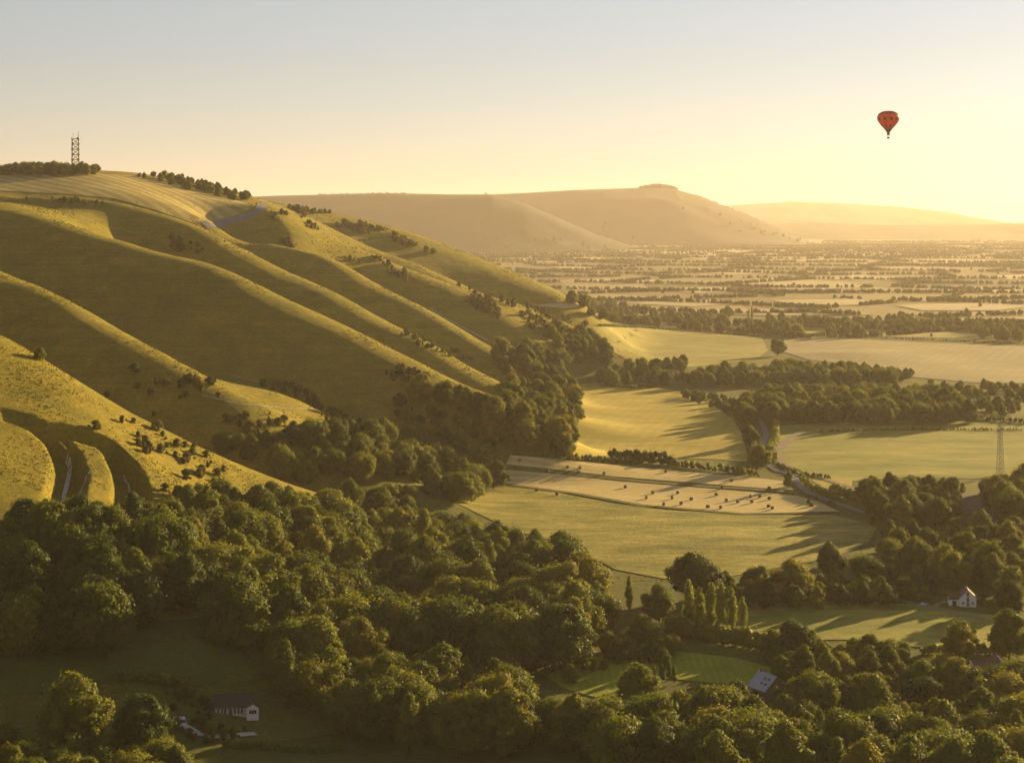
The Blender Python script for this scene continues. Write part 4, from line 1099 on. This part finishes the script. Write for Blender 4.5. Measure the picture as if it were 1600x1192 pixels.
part('garage_roof', h, lambda bm: add_box(bm, -8.4, 4.6, 2.62, 5.5, 6.5, 0.2), M_TILE)
chimney(h, -1.5, 4.8, 5.0)
# slate-roofed house behind the belt of trees
p = spot(1200, 1092); a0 = math.atan2(p.x, p.y)
h = empty('slate_roofed_house', p, R(28), label='house with a steep blue-grey slate roof and skylights behind the lower tree belt', cat='house')
rf = gable_block(h, -4.2, 4.2, -4.5, 4.5, 4.2, 8.2, M_BRICK, M_SLATE, 'y', 0.45)
for k, (yy, t) in enumerate(((-2.6, 0.35), (-0.6, 0.35), (-2.6, 0.68), (-0.6, 0.68))):
    sl = 4.0 / 4.2; x = -4.2 * t; z = 8.32 - 4.0 * t
    part('skylight', rf, lambda bm: bmesh.ops.create_cube(bm, size=1, matrix=Matrix.Translation((x, yy, z)) @ Matrix.Rotation(-math.atan(sl), 4, 'Y') @ Matrix.Diagonal((0.9, 1.1, 0.08, 1))), M_GLASS)
chimney(h, 0.0, 3.4, 7.6)
for z in (1.4,): window(h, -1.5, -4.53, z, 1.2, 1.2); window(h, 1.5, -4.53, z, 1.2, 1.2)
# long low outbuilding to its right
p = spot(1262, 1088)
h = empty('low_outbuilding', p, R(-6), label='long low grey-roofed outbuilding right of the slate-roofed house', cat='building')
gable_block(h, -6, 6, -2.5, 2.5, 2.4, 3.7, M_CREAM, M_SLATE, 'x', 0.3)
for x in (-3.5, 0, 3.5): window(h, x, -2.53, 1.3, 1.0, 1.0)
# red-walled house at the right edge
p = spot(1538, 1058)
h = empty('red_walled_house', p, R(34), label='dark-roofed house with a white gable and a red side wall at the right edge', cat='house')
rf = gable_block(h, -6.5, 6.0, -3.6, 3.6, 3.0, 6.2, M_BRICK, M_TILE, 'x', 0.4)
part('bargeboard', h, lambda bm: (add_bar(bm, (6.45, 0, 6.35), (6.45, -4.0, 2.8), 0.32), add_bar(bm, (6.45, 0, 6.35), (6.45, 4.0, 2.8), 0.32), add_bar(bm, (-6.95, 0, 6.35), (-6.95, -4.0, 2.8), 0.3)), M_WHITE)
part('gable_panel', h, lambda bm: add_poly(bm, [(6.03, -2.6, 3.6), (6.03, 2.6, 3.6), (6.03, 0, 5.9)]), M_WHITE)
chimney(h, 4.8, 0, 5.8, 1.8, 0.9)
for x in (-4, -1, 2.5): window(h, x, -3.63, 1.6, 1.1, 1.2)
window(h, 6.03, 0.0, 1.6, 1.2, 1.2, '+x')

# cars ------------------------------------------------------------
M_TYRE = plain('rubber', (0.02, 0.02, 0.02), 0.9)
def vehicle(name, px, py, rz, length, width, hh, paint, label, cat, van=False):
    p = spot(px, py); o = empty(name, p, rz, label=label, cat=cat)
    L2 = length / 2; prof = ([(-L2, .35), (-L2, hh * .95), (-L2 + .15, hh), (L2 * .45, hh), (L2 * .72, hh * .58), (L2 * .97, hh * .48), (L2, .35)] if van else
                             [(-L2, .35), (-L2, hh * .6), (-L2 * .82, hh * .66), (-L2 * .5, hh * .97), (L2 * .05, hh), (L2 * .42, hh * .66), (L2 * .95, hh * .55), (L2, .35)])
    def body(bm):
        for s in (-1, 1):
            pass
        A = [bm.verts.new((x, -width / 2 * (0.86 if z > hh * .7 else 1), z)) for x, z in prof]; B = [bm.verts.new((x, width / 2 * (0.86 if z > hh * .7 else 1), z)) for x, z in prof]
        bm.faces.new(A); bm.faces.new(B[::-1])
        for i in range(len(A)): bm.faces.new((A[i], B[i], B[(i + 1) % len(A)], A[(i + 1) % len(A)]))
    bd = part('body', o, body, paint)
    def screen(bm):
        if van: add_poly(bm, [(L2 * .47, -width * .4, hh * .97), (L2 * .47, width * .4, hh * .97), (L2 * .72 + .03, width * .44, hh * .61), (L2 * .72 + .03, -width * .44, hh * .61)])
        else: add_poly(bm, [(L2 * .07, -width * .39, hh * .98), (L2 * .07, width * .39, hh * .98), (L2 * .42 + .03, width * .46, hh * .69), (L2 * .42 + .03, -width * .46, hh * .69)])
        bmesh.ops.translate(bm, verts=bm.verts[:], vec=(0.03, 0, 0.02))
    part('windscreen', o, screen, M_GLASS)
    part('rear_window', o, lambda bm: add_box(bm, -L2 - 0.005, 0, hh * .78, 0.03, width * .66, hh * .2) if van else add_poly(bm, [(-L2 * .8, -width * .4, hh * .71), (-L2 * .8, width * .4, hh * .71), (-L2 * .53, width * .38, hh * .965), (-L2 * .53, -width * .38, hh * .965)]), M_GLASS)
    for s in (-1, 1): part('side_window', o, lambda bm: add_box(bm, L2 * (.25 if van else -.1), s * width * .445, hh * .8, L2 * (.35 if van else .7), width * .03, hh * .2), M_GLASS)
    for x in (-L2 * .62, L2 * .62):
        for s in (-1, 1):
            w = part('wheel', o, lambda bm: bmesh.ops.create_cone(bm, cap_ends=True, segments=16, radius1=.33, radius2=.33, depth=.22, matrix=Matrix.Translation((x, s * width * .46, .33)) @ Matrix.Rotation(R(90), 4, 'X')), M_TYRE)
            part('hub', w, lambda bm: bmesh.ops.create_cone(bm, cap_ends=True, segments=12, radius1=.18, radius2=.18, depth=.24, matrix=Matrix.Translation((x, s * width * .46, .33)) @ Matrix.Rotation(R(90), 4, 'X')), M_STEEL)
    for s in (-1, 1): part('headlight', o, lambda bm: add_box(bm, L2 * .985, s * width * .36, .68, .08, .3, .18), M_WHITE)
    return o
M_PAINTW = plain('white_paint', (0.75, 0.76, 0.78), 0.25, spec=0.5, amt=0.03)
M_PAINTS = plain('silver_paint', (0.45, 0.46, 0.48), 0.25, 0.5, 0.5, amt=0.03)
vehicle('van', 285, 1134, R(-75), 4.8, 1.95, 2.2, M_PAINTW, 'white van parked on the drive left of the bungalow', 'van', True)
vehicle('parked_car', 1443, 947, R(10), 4.3, 1.75, 1.5, M_PAINTS, 'pale car parked on the field track left of the white cottage', 'car')
vehicle('parked_car', 20, 1139, R(35), 4.3, 1.75, 1.5, M_PAINTS, 'dim silver car at the left edge below the striped bank', 'car')
ribbon('driveway', [(270,1122),(290,1136),(312,1148),(345,1153),(378,1149),(400,1147)], 2.6, M_CHALK, 0.35, 8)
ribbon('farm_track', [(1400,936),(1440,948),(1490,956),(1540,970)], 3.0, M_DIRT, 0.35, 8)

# ------------------------------------------------------------------ masts
def lattice(name, base, height, w0, w1, bays, bar, label, cat, platforms=True, arms=()):
    o = empty(name, base, R(20), label=label, cat=cat)
    def at(i, k):
        w = w0 + (w1 - w0) * i / bays
        s = ((-1, -1), (1, -1), (1, 1), (-1, 1))[k % 4]
        return (s[0] * w / 2, s[1] * w / 2, height * i / bays)
    for k in range(4): part('leg', o, lambda bm: add_bar(bm, (at(0, k)[0], at(0, k)[1], -1.0), at(bays, k), bar), M_STEEL)
    for i in range(bays):
        def br(bm):
            for k in range(4):
                add_bar(bm, at(i, k), at(i + 1, k + 1), bar * 0.55); add_bar(bm, at(i, k + 1), at(i + 1, k), bar * 0.55)
                add_bar(bm, at(i + 1, k), at(i + 1, k + 1), bar * 0.7)
        part('bracing', o, br, M_STEEL)
        if platforms:
            w = w0 + (w1 - w0) * (i + 1) / bays
            pf = box_part('platform', o, M_STEEL, 0, 0, height * (i + 1) / bays, w * 1.15, w * 1.15, 0.5)
            for k in range(3):
                a = 2.1 * k + i
                part('dish', pf, lambda bm: bmesh.ops.create_cone(bm, cap_ends=True, segments=12, radius1=1.0, radius2=0.35, depth=0.7, matrix=Matrix.Translation((math.cos(a) * w * .62, math.sin(a) * w * .62, height * (i + 1) / bays + 0.6)) @ Matrix.Rotation(a, 4, 'Z') @ Matrix.Rotation(R(-90), 4, 'Y')), M_STEEL)
    for (z, l) in arms:
        def am(bm):
            add_bar(bm, (-l, 0, z), (l, 0, z), bar * 0.8); add_bar(bm, (-l, 0, z), (0, 0, z + 1.6), bar * 0.5); add_bar(bm, (l, 0, z), (0, 0, z + 1.6), bar * 0.5)
        ar = part('cross_arm', o, am, M_STEEL)
        for s in (-1, 1): part('insulator', ar, lambda bm: add_bar(bm, (s * l, 0, z), (s * l, 0, z - 1.4), bar * 0.7), M_STEEL)
    return o
p = spot(118, 266.5, 0, 1700)
m = lattice('radio_mast', p, 33.0, 7.0, 6.6, 6, 0.55, 'tall lattice radio mast with platforms on the hilltop skyline', 'mast')
for x, y, l in ((-2.8, -2.8, 6), (2.8, -2.8, 8), (2.8, 2.8, 5)): part('antenna', m, lambda bm: add_bar(bm, (x, y, 33), (x, y, 33 + l), 0.28), M_STEEL)
p = spot(1563, 742)
lattice('electricity_pylon', p, 31.0, 3.6, 1.4, 9, 0.17, 'slim lattice electricity pylon standing in the pasture at the right edge', 'pylon', False, ((29.0, 2.2), (25.5, 2.6)))

# ------------------------------------------------------------------ hot air balloon
def m_balloon(nt, out):
    def fabric(c): return c
    tc = N(nt, 'TexCoord'); n = noise(nt, 0.5, 3, 0.6, tc.outputs['Object'])
    col = ramp(nt, n, [(0.3, (0.42, 0.030, 0.014)), (0.7, (0.56, 0.05, 0.022))])
    d = N(nt, 'BsdfPrincipled'); nt.links.new(col, d.inputs['Base Color']); d.inputs['Roughness'].default_value = 0.55
    t = N(nt, 'BsdfTranslucent'); t.inputs[0].default_value = (0.9, 0.09, 0.035, 1)
    m = N(nt, 'MixShader'); m.inputs[0].default_value = 0.5
    nt.links.new(d.outputs[0], m.inputs[1]); nt.links.new(t.outputs[0], m.inputs[2]); nt.links.new(m.outputs[0], out.inputs[0])
M_BALLOON = mat('red_nylon', m_balloon)
M_DARKRED = plain('dark_red_nylon', (0.10, 0.012, 0.008), 0.6)
M_BROWN = plain('brown_nylon', (0.06, 0.03, 0.014), 0.6)
M_SCOOP = plain('khaki_nylon', (0.22, 0.20, 0.11), 0.7)
M_WICKER = plain('wicker', (0.16, 0.10, 0.05), 0.9)
def balloon():
    D = 1500.0; c = Vector(((1388 - 800) / FPX * D, D, CAM_Z - (216.5 - HOR) / FPX * D))
    o = empty('hot_air_balloon', c, R(15), label='red hot air balloon with dark patches floating in the sky', cat='balloon')
    prof = [(4.2, 1.0), (5.4, 1.55), (7.0, 2.7), (9.0, 4.4), (11.0, 6.1), (13.0, 7.5), (15.0, 8.25), (16.2, 8.4), (17.6, 8.1), (19.0, 7.4), (20.1, 6.2), (20.9, 4.6), (21.4, 2.6), (21.6, 0.05)]
    prof = [(z, r * 1.0) for z, r in prof]
    G = 20; sub = 4
    def rad(z): return float(np.interp(z, [p[0] for p in prof], [p[1] for p in prof]))
    def gore_pt(z, u, add=0.0):
        # each gore bulges between its seams
        g = u * G; fr = g - math.floor(g); b = 1 + 0.035 * (math.sin(math.pi * fr)) 
        r = rad(z) * b + add; a = 6.28318 * u
        return (r * math.cos(a), r * math.sin(a), z)
    def env(bm):
        rows = []
        for z, _ in prof: rows.append([bm.verts.new(gore_pt(z, i / (G * sub))) for i in range(G * sub)])
        n = G * sub
        for A, B in zip(rows[:-1], rows[1:]):
            for i in range(n): bm.faces.new((A[i], A[(i + 1) % n], B[(i + 1) % n], B[i]))
    e = part('envelope', o, env, M_BALLOON, True)
    def patch(u0, u1, z0, z1, matl, name='patch'):
        def f(bm):
            m, k = 8, 6; rows = []
            for j in range(k + 1):
                z = z0 + (z1 - z0) * j / k
                rows.append([bm.verts.new(gore_pt(z, u0 + (u1 - u0) * i / m, 0.06)) for i in range(m + 1)])
            for A, B in zip(rows[:-1], rows[1:]):
                for i in range(m): bm.faces.new((A[i], A[i + 1], B[i + 1], B[i]))
        part(name, e, f, matl, True)
    for g in range(G):
        u = g / G
        patch(u + 0.008, u + 0.042, 18.9, 20.8, M_BROWN if g % 2 else M_DARKRED, 'crown_panel')
        if g % 2 == 0:
            patch(u + 0.004, u + 0.040, 14.0, 16.4, M_DARKRED, 'dark_patch')
            patch(u + 0.006, u + 0.042, 8.6, 10.4, M_DARKRED, 'dark_patch')
        patch(u + 0.002, u + 0.048, 5.0, 7.0 if g % 2 else 8.2, M_BROWN, 'lower_panel')
        part('seam', e, lambda bm: [add_bar(bm, gore_pt(a[0], u, 0.03), gore_pt(b[0], u, 0.03), 0.09) for a, b in zip(prof[:-1], prof[1:])], M_DARKRED)
    def scoop(bm):
        n = 20; A = [bm.verts.new((1.55 * math.cos(6.283 * i / n), 1.55 * math.sin(6.283 * i / n), 5.3)) for i in range(n)]
        B = [bm.verts.new((0.9 * math.cos(6.283 * i / n), 0.9 * math.sin(6.283 * i / n), 2.4)) for i in range(n)]
        for i in range(n): bm.faces.new((A[i], A[(i + 1) % n], B[(i + 1) % n], B[i]))
    part('scoop', o, scoop, M_SCOOP, True)
    bk = part('basket', o, lambda bm: add_box(bm, 0, 0, 0.35, 1.5, 1.25, 1.3), M_WICKER)
    part('rim', bk, lambda bm: add_box(bm, 0, 0, 1.05, 1.62, 1.37, 0.12), M_TIMBER)
    part('burner', o, lambda bm: (add_box(bm, 0, 0, 2.2, 0.7, 0.7, 0.12), add_box(bm, 0.15, 0, 2.4, 0.2, 0.2, 0.4), add_box(bm, -0.15, 0, 2.4, 0.2, 0.2, 0.4)), M_STEEL)
    for sx in (-1, 1):
        for sy in (-1, 1): part('cable', o, lambda bm: add_bar(bm, (sx * .7, sy * .58, 1.0), (sx * .85, sy * .85, 4.6), 0.07), M_STEEL)
balloon()
